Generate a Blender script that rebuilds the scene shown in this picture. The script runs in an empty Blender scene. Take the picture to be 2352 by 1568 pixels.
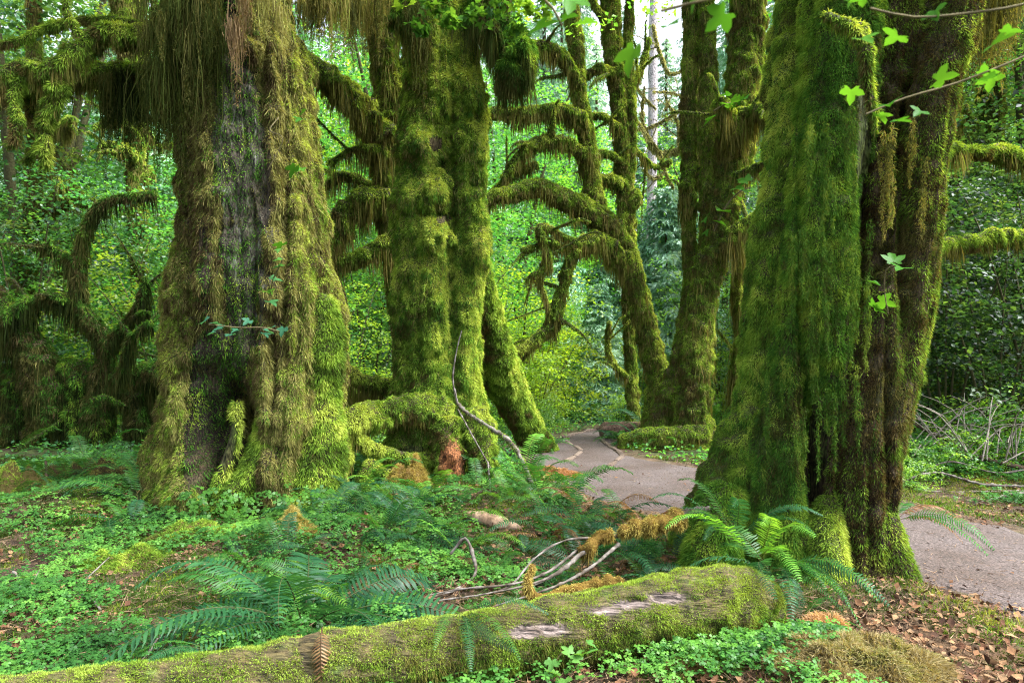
import bpy, math
import numpy as np
from math import radians, pi, sin, cos

# ------------------------------------------------------------------ camera, world, sun, exposure
C = bpy.context.scene.collection
SC = bpy.context.scene
CAM_Z = 1.6
FV = 1608.0                       # focal length, in the units of the 2352 px wide view of the photograph
cam_d = bpy.data.cameras.new('camera'); cam = bpy.data.objects.new('camera', cam_d); C.objects.link(cam)
cam_d.lens = 36.0 * FV / 2352.0; cam_d.sensor_width = 36; cam_d.clip_end = 400; cam_d.clip_start = 0.05
cam_d.shift_y = 31.0 / 2352.0
cam.location = (0, 0, CAM_Z); cam.rotation_euler = (pi / 2, 0, 0)
cam_d.dof.use_dof = True; cam_d.dof.focus_distance = 6.5; cam_d.dof.aperture_fstop = 6.3
SC.camera = cam
SUN_EL, SUN_AZ = radians(57), radians(100)    # azimuth from +Y towards +X
W = bpy.data.worlds.new('World'); SC.world = W; W.use_nodes = True
nt = W.node_tree; bg = nt.nodes['Background']
sky = nt.nodes.new('ShaderNodeTexSky'); sky.sky_type = 'NISHITA'; sky.sun_disc = False
sky.sun_elevation = SUN_EL; sky.sun_rotation = SUN_AZ; sky.dust_density = 4.0; sky.air_density = 1.0; sky.ozone_density = 1.0
hs = nt.nodes.new('ShaderNodeHueSaturation'); hs.inputs['Saturation'].default_value = 0.35      # thin overcast
nt.links.new(sky.outputs[0], hs.inputs['Color']); nt.links.new(hs.outputs[0], bg.inputs[0]); bg.inputs[1].default_value = 0.15
sd = bpy.data.lights.new('sun', 'SUN'); sd.energy = 3.2; sd.angle = radians(30); sd.color = (1, 0.97, 0.9)
so = bpy.data.objects.new('sun', sd); C.objects.link(so)
so.rotation_euler = (pi / 2 - SUN_EL, 0, pi - SUN_AZ)     # shines from behind the scene towards the camera
so.location = (8, 20, 30)
SC.view_settings.view_transform = 'Standard'; SC.view_settings.look = 'None'
SC.view_settings.exposure = 2.12; SC.view_settings.gamma = 1.0
cy = SC.cycles
cy.use_denoising = True
try:
    cy.denoiser = 'OPENIMAGEDENOISE'; cy.denoising_input_passes = 'RGB_ALBEDO_NORMAL'
except Exception: pass
cy.denoising_prefilter = 'NONE'; cy.filter_width = 1.15
cy.max_bounces = 7; cy.diffuse_bounces = 4; cy.transmission_bounces = 5; cy.glossy_bounces = 2
cy.sample_clamp_indirect = 4.0; cy.use_adaptive_sampling = True; cy.adaptive_threshold = 0.02
cy.caustics_reflective = False; cy.caustics_refractive = False

rng = np.random.default_rng(11)

# ------------------------------------------------------------------ helpers
def V(x, y, Y):
    return np.array([(x - 1176.0) / FV * Y, Y, CAM_Z - (y - 815.0) / FV * Y])
def toV(p):
    return 1176 + p[..., 0] / p[..., 1] * FV, 815 + (CAM_Z - p[..., 2]) / p[..., 1] * FV
def nrm(a):
    return a / np.maximum(np.linalg.norm(a, axis=-1, keepdims=True), 1e-9)
_r = np.random.default_rng(3)
_perm = _r.permutation(256); _perm = np.concatenate([_perm, _perm, _perm])
_grad = nrm(_r.normal(size=(256, 3)))
def pn(p):
    p = np.asarray(p, float); sh = p.shape[:-1]; p = p.reshape(-1, 3)
    i = np.floor(p).astype(np.int64); f = p - i; i = i & 255
    u = f * f * f * (f * (f * 6 - 15) + 10)
    out = np.zeros(len(p))
    for dx in (0, 1):
        wx = u[:, 0] if dx else 1 - u[:, 0]
        for dy in (0, 1):
            wy = u[:, 1] if dy else 1 - u[:, 1]
            for dz in (0, 1):
                wz = u[:, 2] if dz else 1 - u[:, 2]
                h = _perm[_perm[_perm[(i[:, 0] + dx) & 255] + ((i[:, 1] + dy) & 255)] + ((i[:, 2] + dz) & 255)]
                g = _grad[h]
                out += wx * wy * wz * (g[:, 0] * (f[:, 0] - dx) + g[:, 1] * (f[:, 1] - dy) + g[:, 2] * (f[:, 2] - dz))
    return (out * 1.6).reshape(sh)
def fbm(p, o=3):
    p = np.asarray(p, float); s = 0; a = 1.0
    for k in range(o):
        s = s + a * pn(p * (2 ** k) + 17.3 * k); a *= 0.5
    return s
def ramp(t, cols):
    cols = np.array(cols); n = len(cols) - 1
    t = np.clip(t, 0, 0.9999) * n; i = t.astype(int); f = (t - i)[..., None]
    return cols[i] * (1 - f) + cols[i + 1] * f

class Acc:
    def __init__(s): s.v = []; s.c = []; s.f = {3: [], 4: []}; s.n = 0
    def add(s, v, c, f4=None, f3=None):
        v = np.asarray(v, np.float32).reshape(-1, 3); c = np.asarray(c, np.float32)
        if c.ndim == 1: c = np.broadcast_to(c, v.shape)
        s.v.append(v); s.c.append(c.reshape(-1, 3))
        if f4 is not None and len(f4): s.f[4].append(np.asarray(f4).reshape(-1, 4) + s.n)
        if f3 is not None and len(f3): s.f[3].append(np.asarray(f3).reshape(-1, 3) + s.n)
        s.n += len(v)
def mk(name, A, mat, parent=None, smooth=False, origin=None):
    if A.n == 0: return None
    v = np.concatenate(A.v); c = np.concatenate(A.c)
    if origin is not None: v = v - np.asarray(origin, np.float32)
    f4 = np.concatenate(A.f[4]) if A.f[4] else np.zeros((0, 4), int)
    f3 = np.concatenate(A.f[3]) if A.f[3] else np.zeros((0, 3), int)
    me = bpy.data.meshes.new(name)
    me.vertices.add(len(v)); me.vertices.foreach_set('co', v.astype(np.float32).ravel())
    nl = f4.size + f3.size
    me.loops.add(nl); me.loops.foreach_set('vertex_index', np.concatenate([f4.ravel(), f3.ravel()]).astype(np.int32))
    tot = np.concatenate([np.full(len(f4), 4), np.full(len(f3), 3)]).astype(np.int32)
    st = np.concatenate([[0], np.cumsum(tot)[:-1]]).astype(np.int32)
    me.polygons.add(len(tot)); me.polygons.foreach_set('loop_start', st); me.polygons.foreach_set('loop_total', tot)
    if smooth: me.polygons.foreach_set('use_smooth', np.ones(len(tot), bool))
    at = me.color_attributes.new('Col', 'FLOAT_COLOR', 'POINT')
    cc = np.ones((len(v), 4), np.float32); cc[:, :3] = np.clip(c, 0, 1); at.data.foreach_set('color', cc.ravel())
    me.materials.append(mat); me.update(calc_edges=True)
    o = bpy.data.objects.new(name, me); C.objects.link(o)
    if parent is not None: o.parent = parent
    elif origin is not None: o.location = origin
    return o
def tag(o, label, cat, group=None, kind=None):
    if label: o['label'] = label
    if cat: o['category'] = cat
    if group: o['group'] = group
    if kind: o['kind'] = kind
    return o
def empty(name, loc, label, cat, group=None, rz=0):
    o = bpy.data.objects.new(name, None); C.objects.link(o); o.location = loc; o.rotation_euler = (0, 0, rz)
    o.empty_display_size = 0.2
    return tag(o, label, cat, group)
def copy_tree(root, loc, rz=0.0, s=(1, 1, 1), label=None):
    r = root.copy(); C.objects.link(r); r.location = loc; r.rotation_euler = (0, 0, rz); r.scale = s
    if label: r['label'] = label
    for ch in list(root.children):
        c = ch.copy(); C.objects.link(c); c.parent = r
    return r

# ------------------------------------------------------------------ materials
def new_mat(name):
    m = bpy.data.materials.new(name); m.use_nodes = True; t = m.node_tree
    for n in list(t.nodes): t.nodes.remove(n)
    return m, t, t.nodes.new('ShaderNodeOutputMaterial')
def col_src(t, hv=0.0, vv=0.0, noise=0.0, scale=30.0, nvec=(1, 1, 1)):
    a = t.nodes.new('ShaderNodeAttribute'); a.attribute_name = 'Col'; out = a.outputs['Color']
    if hv or vv:
        oi = t.nodes.new('ShaderNodeObjectInfo'); h = t.nodes.new('ShaderNodeHueSaturation')
        m1 = t.nodes.new('ShaderNodeMapRange'); m1.inputs[3].default_value = 0.5 - hv; m1.inputs[4].default_value = 0.5 + hv
        m2 = t.nodes.new('ShaderNodeMapRange'); m2.inputs[3].default_value = 1 - vv; m2.inputs[4].default_value = 1 + vv
        mm = t.nodes.new('ShaderNodeMath'); mm.operation = 'MULTIPLY'; mm.inputs[1].default_value = 7.31
        fr = t.nodes.new('ShaderNodeMath'); fr.operation = 'FRACT'
        t.links.new(oi.outputs['Random'], m1.inputs[0]); t.links.new(oi.outputs['Random'], mm.inputs[0])
        t.links.new(mm.outputs[0], fr.inputs[0]); t.links.new(fr.outputs[0], m2.inputs[0])
        t.links.new(m1.outputs[0], h.inputs['Hue']); t.links.new(m2.outputs[0], h.inputs['Value'])
        t.links.new(out, h.inputs['Color']); out = h.outputs[0]
    if noise:
        tc = t.nodes.new('ShaderNodeTexCoord')
        n = t.nodes.new('ShaderNodeTexNoise'); n.inputs['Scale'].default_value = scale; n.inputs['Detail'].default_value = 6; n.inputs['Roughness'].default_value = .65
        mp = t.nodes.new('ShaderNodeMapping'); mp.inputs['Scale'].default_value = nvec
        t.links.new(tc.outputs['Object'], mp.inputs[0]); t.links.new(mp.outputs[0], n.inputs['Vector'])
        mr = t.nodes.new('ShaderNodeMapRange'); mr.inputs[1].default_value = 0.36; mr.inputs[2].default_value = 0.64
        mr.inputs[3].default_value = 1 - noise; mr.inputs[4].default_value = 1 + noise
        t.links.new(n.outputs[0], mr.inputs[0])
        mx = t.nodes.new('ShaderNodeMix'); mx.data_type = 'RGBA'; mx.blend_type = 'MULTIPLY'; mx.inputs[0].default_value = 1
        t.links.new(out, mx.inputs[6]); t.links.new(mr.outputs[0], mx.inputs[7]); out = mx.outputs[2]
    return out
def leaf_mat(name, trans=0.5, gloss=0.06, hv=0.0, vv=0.0, tboost=1.6):
    m, t, o = new_mat(name); c = col_src(t, hv, vv)
    d = t.nodes.new('ShaderNodeBsdfDiffuse'); tr = t.nodes.new('ShaderNodeBsdfTranslucent'); mx = t.nodes.new('ShaderNodeMixShader')
    mx.inputs[0].default_value = trans
    g = t.nodes.new('ShaderNodeMix'); g.data_type = 'RGBA'; g.blend_type = 'MULTIPLY'; g.inputs[0].default_value = 1
    g.inputs[7].default_value = (tboost * 1.15, tboost, tboost * 0.45, 1)
    t.links.new(c, d.inputs[0]); t.links.new(c, g.inputs[6]); t.links.new(g.outputs[2], tr.inputs[0])
    t.links.new(d.outputs[0], mx.inputs[1]); t.links.new(tr.outputs[0], mx.inputs[2])
    if gloss:
        gl = t.nodes.new('ShaderNodeBsdfGlossy'); gl.inputs['Roughness'].default_value = 0.42
        gl.inputs[0].default_value = (0.9, 0.95, 1, 1)
        m2 = t.nodes.new('ShaderNodeMixShader'); m2.inputs[0].default_value = gloss
        t.links.new(mx.outputs[0], m2.inputs[1]); t.links.new(gl.outputs[0], m2.inputs[2]); t.links.new(m2.outputs[0], o.inputs[0])
    else: t.links.new(mx.outputs[0], o.inputs[0])
    return m
def solid_mat(name, noise=0.3, scale=30.0, bump=0.0, rough=0.9, bscale=60.0, vec=(1, 1, 1)):
    m, t, o = new_mat(name); c = col_src(t, 0, 0, noise, scale, vec)
    p = t.nodes.new('ShaderNodeBsdfPrincipled'); p.inputs['Roughness'].default_value = rough
    p.inputs['Specular IOR Level'].default_value = 0.25
    t.links.new(c, p.inputs['Base Color']); t.links.new(p.outputs[0], o.inputs[0])
    if bump:
        tc = t.nodes.new('ShaderNodeTexCoord'); mp = t.nodes.new('ShaderNodeMapping'); mp.inputs['Scale'].default_value = vec
        n = t.nodes.new('ShaderNodeTexNoise'); n.inputs['Scale'].default_value = bscale; n.inputs['Detail'].default_value = 6
        b = t.nodes.new('ShaderNodeBump'); b.inputs['Distance'].default_value = bump
        t.links.new(tc.outputs['Object'], mp.inputs[0]); t.links.new(mp.outputs[0], n.inputs['Vector'])
        t.links.new(n.outputs[0], b.inputs['Height']); t.links.new(b.outputs[0], p.inputs['Normal'])
    return m
M_LOW = leaf_mat('low_leaf', 0.5, 0.03, 0.012, 0.25, 1.8)
M_MOSS = leaf_mat('moss', 0.3, 0.0, tboost=1.3)
M_HANG = leaf_mat('hanging_moss', 0.35, 0.0, tboost=1.3)
M_LEAF = leaf_mat('broad_leaf', 0.5, 0.03, 0.03, 0.4, 2.2)
M_NEARLEAF = leaf_mat('near_leaf', 0.5, 0.008, tboost=1.1)
M_NEEDLE = leaf_mat('needle', 0.25, 0.05, 0.01, 0.15, 1.3)
M_COVER = leaf_mat('oxalis_leaf', 0.35, 0.012, tboost=1.6)
M_FERN = leaf_mat('fern_leaf', 0.35, 0.012, 0.008, 0.12, 1.6)
M_BARK = solid_mat('bark', 0.95, 55.0, 0.05, 0.95, 40.0, (1, 1, 0.28))
M_WOOD = solid_mat('wood', 0.95, 75.0, 0.03, 0.85, 60.0, (0.12, 1, 1))
M_TWIG = solid_mat('twig', 0.4, 25.0, 0.0, 0.9)
M_SOIL = solid_mat('soil', 0.5, 5.0, 0.03, 0.97, 30.0)

# ------------------------------------------------------------------ ground and path
PATH = [(6.5, 1.0, 1.2), (4.6, 3.6, 1.15), (3.75, 5.6, 1.1), (2.8, 7.4, 1.35), (1.75, 9.0, 1.3), (1.05, 11.0, 0.8), (1.25, 12.6, 0.6),
        (1.6, 13.8, 0.55), (2.6, 14.9, 0.5), (4.2, 15.6, 0.5), (6.5, 16.2, 0.5)]
def catmull(P, k):
    P = np.asarray(P, float); Q = np.vstack([2 * P[0] - P[1], P, 2 * P[-1] - P[-2]]); out = []
    for i in range(len(P) - 1):
        a, b, c, d = Q[i:i + 4]; n = k[i] if hasattr(k, '__len__') else k
        t = np.linspace(0, 1, n, endpoint=False)[:, None]
        out.append(0.5 * ((2 * b) + (-a + c) * t + (2 * a - 5 * b + 4 * c - d) * t ** 2 + (-a + 3 * b - 3 * c + d) * t ** 3))
    out.append(P[-1:]); return np.concatenate(out)
PC = catmull(PATH, 10)
def path_d(x, y):
    x = np.asarray(x, float); y = np.asarray(y, float); best = np.full(x.shape, 1e9)
    for cx, cyy, w in PC:
        best = np.minimum(best, np.hypot(x - cx, y - cyy) - w)
    return best
MOUNDS = [(-3.4, 7.6, 1.6, 0.10), (1.55, 3.35, 0.5, 0.14), (-1.9, 5.6, 0.45, 0.12), (-2.3, 5.2, 0.5, 0.1), (-4.2, 7.0, 0.5, 0.16), (-5.0, 6.3, 0.7, 0.14),
          (-1.4, 6.0, 0.35, 0.1), (2.2, 3.6, 0.5, 0.08), (0.2, 7.0, 0.6, 0.08), (-0.4, 7.8, 0.7, 0.1), (2.9, 4.6, 0.5, 0.1), (-3.0, 4.4, 0.5, 0.06)]
def hgt(x, y):
    x = np.asarray(x, float); y = np.asarray(y, float)
    z = np.zeros_like(x); q = np.stack([x, y, z], -1)
    h = 0.10 * fbm(q * 0.35, 2) + 0.035 * fbm(q * 1.6 + 5, 3)
    for mx, my, r, a in MOUNDS: h = h + a * np.exp(-((x - mx) ** 2 + (y - my) ** 2) / r ** 2)
    k = np.clip(path_d(x, y) / 0.5, 0, 1); h = h * k + 0.0 * (1 - k)
    return h + 0.05 * np.clip(y - 22, 0, None) ** 1.15 + 0.03 * np.clip(np.abs(x) - 12, 0, None)
def gz(x, y): return float(hgt(np.array([x]), np.array([y]))[0])

def graded(a, b, near, step, grow):
    out = [near]; s = step; v = near
    while v < b: v += s; s *= grow; out.append(v)
    s = step; v = near; lo = []
    while v > a: v -= s; s *= grow; lo.append(v)
    return np.array(lo[::-1] + out)
gx = np.concatenate([-np.cumsum(0.035 * 1.05 ** np.arange(110))[::-1] - 4.5, np.arange(-4.5, 4.5, 0.035), 4.5 + np.cumsum(0.035 * 1.05 ** np.arange(110))])
gy = np.concatenate([np.arange(-8, 2, 0.5), np.arange(2, 9, 0.035), 9 + np.cumsum(0.035 * 1.035 ** np.arange(150))])
GX, GY = np.meshgrid(gx, gy); GH = hgt(GX, GY)
q = np.stack([GX, GY, GH * 0], -1)
GH = GH + 0.012 * fbm(q * 9, 2) * np.clip(path_d(GX, GY) / 0.2, 0, 1)
n1 = fbm(q * 0.9 + 3, 3); n2 = fbm(q * 5 + 9, 3)
gc = ramp(0.5 + 0.6 * n1 + 0.45 * n2, [(.028, .018, .011), (.05, .032, .018), (.03, .035, .011), (.03, .055, .01), (.045, .07, .012)])
pd_ = path_d(GX, GY); k = np.clip(1 - pd_ / 0.9, 0, 1)[..., None] * 0.8
gc = gc * (1 - k) + ramp(0.5 + 0.7 * n2, [(.05, .033, .022), (.09, .058, .038), (.07, .055, .038)]) * k
br = np.clip(np.exp(-((GX - 2.3) ** 2 + (GY - 3.4) ** 2) / 1.0) * 1.2, 0, 1)[..., None]
gc = gc * (1 - br) + ramp(0.5 + 0.7 * n2, [(.04, .024, .012), (.075, .042, .02), (.035, .045, .013)]) * br
ny, nx = GX.shape
idx = (np.arange(ny - 1)[:, None] * nx + np.arange(nx - 1)[None]).ravel()
F = np.stack([idx, idx + 1, idx + nx + 1, idx + nx], 1)
A = Acc(); A.add(np.stack([GX, GY, GH], -1), gc.reshape(-1, 3), F)
tag(mk('ground', A, M_SOIL, smooth=True), None, None, kind='structure')

# path sheet with ragged borders, over the ground
def path_material():
    m, t, o = new_mat('gravel_path')
    tc = t.nodes.new('ShaderNodeTexCoord')
    def noise(s, d=4):
        n = t.nodes.new('ShaderNodeTexNoise'); n.inputs['Scale'].default_value = s; n.inputs['Detail'].default_value = d
        t.links.new(tc.outputs['Object'], n.inputs['Vector']); return n
    vo = t.nodes.new('ShaderNodeTexVoronoi'); vo.inputs['Scale'].default_value = 45
    t.links.new(tc.outputs['Object'], vo.inputs['Vector'])
    a = noise(1.3); b = noise(60, 3)
    r1 = t.nodes.new('ShaderNodeValToRGB'); r1.color_ramp.elements[0].position = .35; r1.color_ramp.elements[1].position = .65
    r1.color_ramp.elements[0].color = (.045, .03, .024, 1); r1.color_ramp.elements[1].color = (.072, .058, .057, 1)
    t.links.new(a.outputs[0], r1.inputs[0])
    r2 = t.nodes.new('ShaderNodeValToRGB'); r2.color_ramp.elements[0].color = (.3, .25, .22, 1); r2.color_ramp.elements[1].color = (1.7, 1.7, 1.75, 1)
    r2.color_ramp.elements[0].position = .3; r2.color_ramp.elements[1].position = .72
    t.links.new(b.outputs[0], r2.inputs[0])
    mx = t.nodes.new('ShaderNodeMix'); mx.data_type = 'RGBA'; mx.blend_type = 'MULTIPLY'; mx.inputs[0].default_value = 1
    t.links.new(r1.outputs[0], mx.inputs[6]); t.links.new(r2.outputs[0], mx.inputs[7])
    r3 = t.nodes.new('ShaderNodeMapRange'); r3.inputs[3].default_value = 0.7; r3.inputs[4].default_value = 1.3
    t.links.new(vo.outputs['Color'], r3.inputs[0])
    m3 = t.nodes.new('ShaderNodeMix'); m3.data_type = 'RGBA'; m3.blend_type = 'MULTIPLY'; m3.inputs[0].default_value = 1
    t.links.new(mx.outputs[2], m3.inputs[6]); t.links.new(r3.outputs[0], m3.inputs[7])
    p = t.nodes.new('ShaderNodeBsdfPrincipled'); p.inputs['Roughness'].default_value = 0.9
    bp = t.nodes.new('ShaderNodeBump'); bp.inputs['Distance'].default_value = 0.012
    t.links.new(b.outputs[0], bp.inputs['Height']); t.links.new(bp.outputs[0], p.inputs['Normal'])
    t.links.new(m3.outputs[2], p.inputs['Base Color']); t.links.new(p.outputs[0], o.inputs[0]); return m
PP = catmull(PATH, 24); tn = nrm(np.gradient(PP[:, :2], axis=0)); sd_ = np.stack([-tn[:, 1], tn[:, 0]], 1)
nw = 25; u = np.linspace(-1, 1, nw)
edge = 1 + 0.10 * pn(np.stack([np.arange(len(PP)) * 0.31, PP[:, 0] * 0, PP[:, 0] * 0], 1))[:, None] * np.sign(u)[None]
px_ = PP[:, 0:1] + sd_[:, 0:1] * u * PP[:, 2:3] * edge; py_ = PP[:, 1:2] + sd_[:, 1:2] * u * PP[:, 2:3] * edge
pz_ = 0.018 * (1 - u[None] ** 4) + 0.004 + 0 * px_ + np.clip(hgt(px_, py_), 0, 1)
pz_[:, 0] -= 0.03; pz_[:, -1] -= 0.03
idx = (np.arange(len(PP) - 1)[:, None] * nw + np.arange(nw - 1)[None]).ravel()
A = Acc(); A.add(np.stack([px_, py_, pz_], -1), (.2, .15, .12), np.stack([idx, idx + nw, idx + nw + 1, idx + 1], 1))
tag(mk('path', A, path_material(), smooth=True), None, None, kind='structure')

# ------------------------------------------------------------------ tubes, moss, leaves
def tube(P, Rd, step=0.05, nth=40, n1=(0.1, 1.2), n2=(0.04, 5.0), stri=(0.0, 6.0), lobes=(), dents=(), seed=0.0, capend=True):
    """P world points, Rd radii; n1/n2 = (amplitude relative to radius, frequency) of lumps; returns a grid"""
    P = np.asarray(P, float); Rd = np.asarray(Rd, float)
    k = [max(2, int(np.linalg.norm(P[i + 1] - P[i]) / step)) for i in range(len(P) - 1)]
    Q = catmull(np.hstack([P, Rd[:, None]]), k); c = Q[:, :3]; r = np.maximum(Q[:, 3], 0.002)
    if capend:
        r = r.copy(); L = np.linspace(0, 1, 6)
        ce = c[-1] + nrm(c[-1] - c[-2]) * (r[-1] * L[:, None] * 0.8); re = r[-1] * np.sqrt(np.clip(1 - L ** 2, 0, 1)) + 1e-4
        cs = c[0] - nrm(c[1] - c[0]) * (r[0] * L[::-1][:, None] * 0.8); rs = r[0] * np.sqrt(np.clip(1 - L[::-1] ** 2, 0, 1)) + 1e-4
        c = np.vstack([cs[:-1], c, ce[1:]]); r = np.concatenate([rs[:-1], r, re[1:]])
    T = nrm(np.gradient(c, axis=0))
    up = np.array([0., 1., 0.]) if abs(T[0][1]) < 0.9 else np.array([1., 0, 0])
    Ns = np.zeros_like(c); n = up - T[0] * np.dot(up, T[0]); n /= np.linalg.norm(n)
    for i in range(len(c)):
        n = n - T[i] * np.dot(n, T[i]); n /= np.linalg.norm(n); Ns[i] = n
    B = np.cross(T, Ns)
    th = np.linspace(0, 2 * pi, nth, endpoint=False)
    rad = cos_ = np.cos(th)[None, :, None] * Ns[:, None] + np.sin(th)[None, :, None] * B[:, None]
    S = np.concatenate([[0], np.cumsum(np.linalg.norm(np.diff(c, axis=0), axis=1))])
    f = np.ones((len(c), nth))
    for (kk, amp, ph, tw) in lobes: f = f + amp * np.cos(kk * th[None] + ph + tw * S[:, None])
    pos = c[:, None] + rad * (r[:, None] * f)[..., None]
    d = n1[0] * r[:, None] * fbm(pos * n1[1] + seed, 2) + n2[0] * np.minimum(r[:, None], 0.5) * (np.abs(fbm(pos * n2[1] * .7 + seed + 7, 2)) * 3.2 - .9)
    if stri[0]:
        qq = np.stack([np.cos(th)[None] * r[:, None] * stri[1], np.sin(th)[None] * r[:, None] * stri[1], S[:, None] * stri[1] * 0.12 + 0 * th[None]], -1)
        d = d + stri[0] * (0.5 - np.abs(fbm(qq + seed, 3)) * 1.6)
    pos = pos + rad * d[..., None]
    if len(dents):
        X, Yv = toV(pos); front = np.clip(-rad[..., 1] * 1.5 + 0.15, 0, 1)
        for (dx, dy, wx, wy, dep) in dents:
            pos[..., 1] += dep * front * np.exp(-((X - dx) / wx) ** 2 - ((Yv - dy) / wy) ** 2)
    a = np.gradient(pos, axis=0); b = (np.roll(pos, -1, 1) - np.roll(pos, 1, 1)) / 2
    N = nrm(np.cross(b, a)); sgn = np.sign((N * rad).sum(-1, keepdims=True).mean()); N = N * (sgn if sgn else 1)
    area = np.linalg.norm(np.cross(a, b), axis=-1)
    return dict(P=pos, N=N, A=area, c=c, r=r, T=T, S=S, m=len(c), n=nth)
def Vt(rows, Y=None, **kw):
    P = [V(q[0], q[1], q[3] if len(q) > 3 else Y) for q in rows]; R_ = [q[2] * (q[3] if len(q) > 3 else Y) / FV for q in rows]
    return tube(P, R_, **kw)
def tube_add(A, t, colfn):
    m, n = t['m'], t['n']; i = np.arange(m - 1)[:, None] * n; j = np.arange(n)[None]; j2 = (j + 1) % n
    F = np.stack([i + j, i + j2, i + n + j2, i + n + j], -1).reshape(-1, 4)
    P = t['P'].reshape(-1, 3); N = t['N'].reshape(-1, 3)
    A.add(P, colfn(P, N) if callable(colfn) else colfn, F)
def sample(t, dens=None, num=None, back=0.3):
    a = t['A'].copy()
    vis = (t['N'][..., 1] < 0.25)
    Xs, Ys = toV(np.maximum(t['P'], [-1e9, .5, -1e9])); a = np.where(vis, a, a * back) * np.where(Ys < -90, .08, 1.0); w = a.ravel(); tot = w.sum()
    n = int(tot * dens) if num is None else num
    if n < 1: return None
    ids = rng.choice(len(w), n, p=w / tot)
    i = ids // t['n']; j = ids % t['n']; i = np.minimum(i, t['m'] - 2)
    u = rng.random(n)[:, None]; v = rng.random(n)[:, None]; j2 = (j + 1) % t['n']
    def bl(G): return (G[i, j] * (1 - v) + G[i, j2] * v) * (1 - u) + (G[i + 1, j] * (1 - v) + G[i + 1, j2] * v) * u
    return bl(t['P']), nrm(bl(t['N'])), t['T'][i]
def inside(p, tubes, k=0.86):
    out = np.zeros(len(p), bool)
    for t in tubes:
        c = t['c'][::3]; r = t['r'][::3]
        for s in range(0, len(p), 40000):
            dd = np.linalg.norm(p[s:s + 40000, None] - c[None], axis=2)
            out[s:s + 40000] |= (dd < r[None] * k).any(1)
    return out

def blades(A, pos, dr, L, Wd, col, seg=2, droop=0.3, tip=1.25, sway=0.0):
    n = len(pos)
    if n == 0: return
    dr = nrm(dr); sd = nrm(np.cross(dr, nrm(rng.normal(size=(n, 3)))))
    L = np.broadcast_to(L, (n,))[:, None]; Wd = np.broadcast_to(Wd, (n,))[:, None]; dn = np.array([0, 0, -1.0])
    vs = []; cs = []; sw = rng.normal(size=(n, 3)) * sway * L
    for k in range(seg):
        t = k / seg; c = pos + dr * L * t + dn * droop * L * t * t + sw * sin(t * 2.5)
        w = Wd * (1 - 0.55 * t) * 0.5
        vs += [c - sd * w, c + sd * w]; f = 1 + (tip - 1) * t; cs += [col * f, col * f]
    vs.append(pos + dr * L + dn * droop * L + sw * sin(2.5)); cs.append(col * tip)
    nv = 2 * seg + 1; v = np.stack(vs, 1); c = np.stack(cs, 1); b = np.arange(n)[:, None] * nv
    f4 = [b + np.array([2 * k, 2 * k + 1, 2 * k + 3, 2 * k + 2]) for k in range(seg - 1)]
    f3 = b + np.array([2 * seg - 2, 2 * seg - 1, 2 * seg])
    A.add(v, c.reshape(-1, 3), np.concatenate(f4) if f4 else None, f3)
DIA = (np.array([(0, 0, 0), (-.36, .45, .1), (0, 1, -.05), (.36, .45, .1)]), [(0, 1, 2), (0, 2, 3)])
def maple_shape():
    pts = [(0, 0)]
    for ang, l in ((-118, .5), (-58, .85), (0, 1.0), (58, .85), (118, .5)):
        a = radians(ang)
        for da, ll in ((-19, .74), (0, 1.0), (19, .74)):
            pts.append((sin(a + radians(da)) * l * ll, cos(a + radians(da)) * l * ll))
        a2 = radians(ang + (30 if abs(ang) < 100 else 28)); pts.append((sin(a2) * .46, cos(a2) * .46))
    pts = np.array(pts[:-1]); v = np.hstack([pts, (0.25 * np.abs(pts[:, :1]) - 0.28 * (pts[:, 1:] ** 2))])
    return v, [(0, i + 1, i) for i in range(1, len(v) - 1)]
MAPLE = maple_shape()
def clover():
    v = []; f = []
    for k in range(3):
        a = 2 * pi * k / 3; b = len(v)
        for x, y, z in ((0, 0, 0), (-.42, .55, .0), (-.24, .98, -.12), (0, .82, -.02), (.24, .98, -.12), (.42, .55, .0)):
            v.append((x * cos(a) + y * sin(a), -x * sin(a) + y * cos(a), z))
        f += [(b, b + 3, b + 1), (b + 1, b + 3, b + 2), (b, b + 5, b + 3), (b + 3, b + 5, b + 4)]
    return np.array(v), f
CLOVER = clover()
def leaves(A, pos, nr, size, col, shape=DIA, yaw=None):
    n = len(pos)
    if n == 0: return
    sv, sf = shape; nr = nrm(nr); h = rng.normal(size=(n, 3)) if yaw is None else yaw
    y = nrm(h - nr * (h * nr).sum(1, keepdims=True)); x = np.cross(y, nr)
    size = np.broadcast_to(size, (n,))[:, None, None]
    v = pos[:, None] + size * (x[:, None] * sv[None, :, 0:1] + y[:, None] * sv[None, :, 1:2] + nr[:, None] * sv[None, :, 2:3])
    f = np.arange(n)[:, None, None] * len(sv) + np.array(sf)[None]
    A.add(v, np.repeat(col, len(sv), 0), None, f.reshape(-1, 3))

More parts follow.
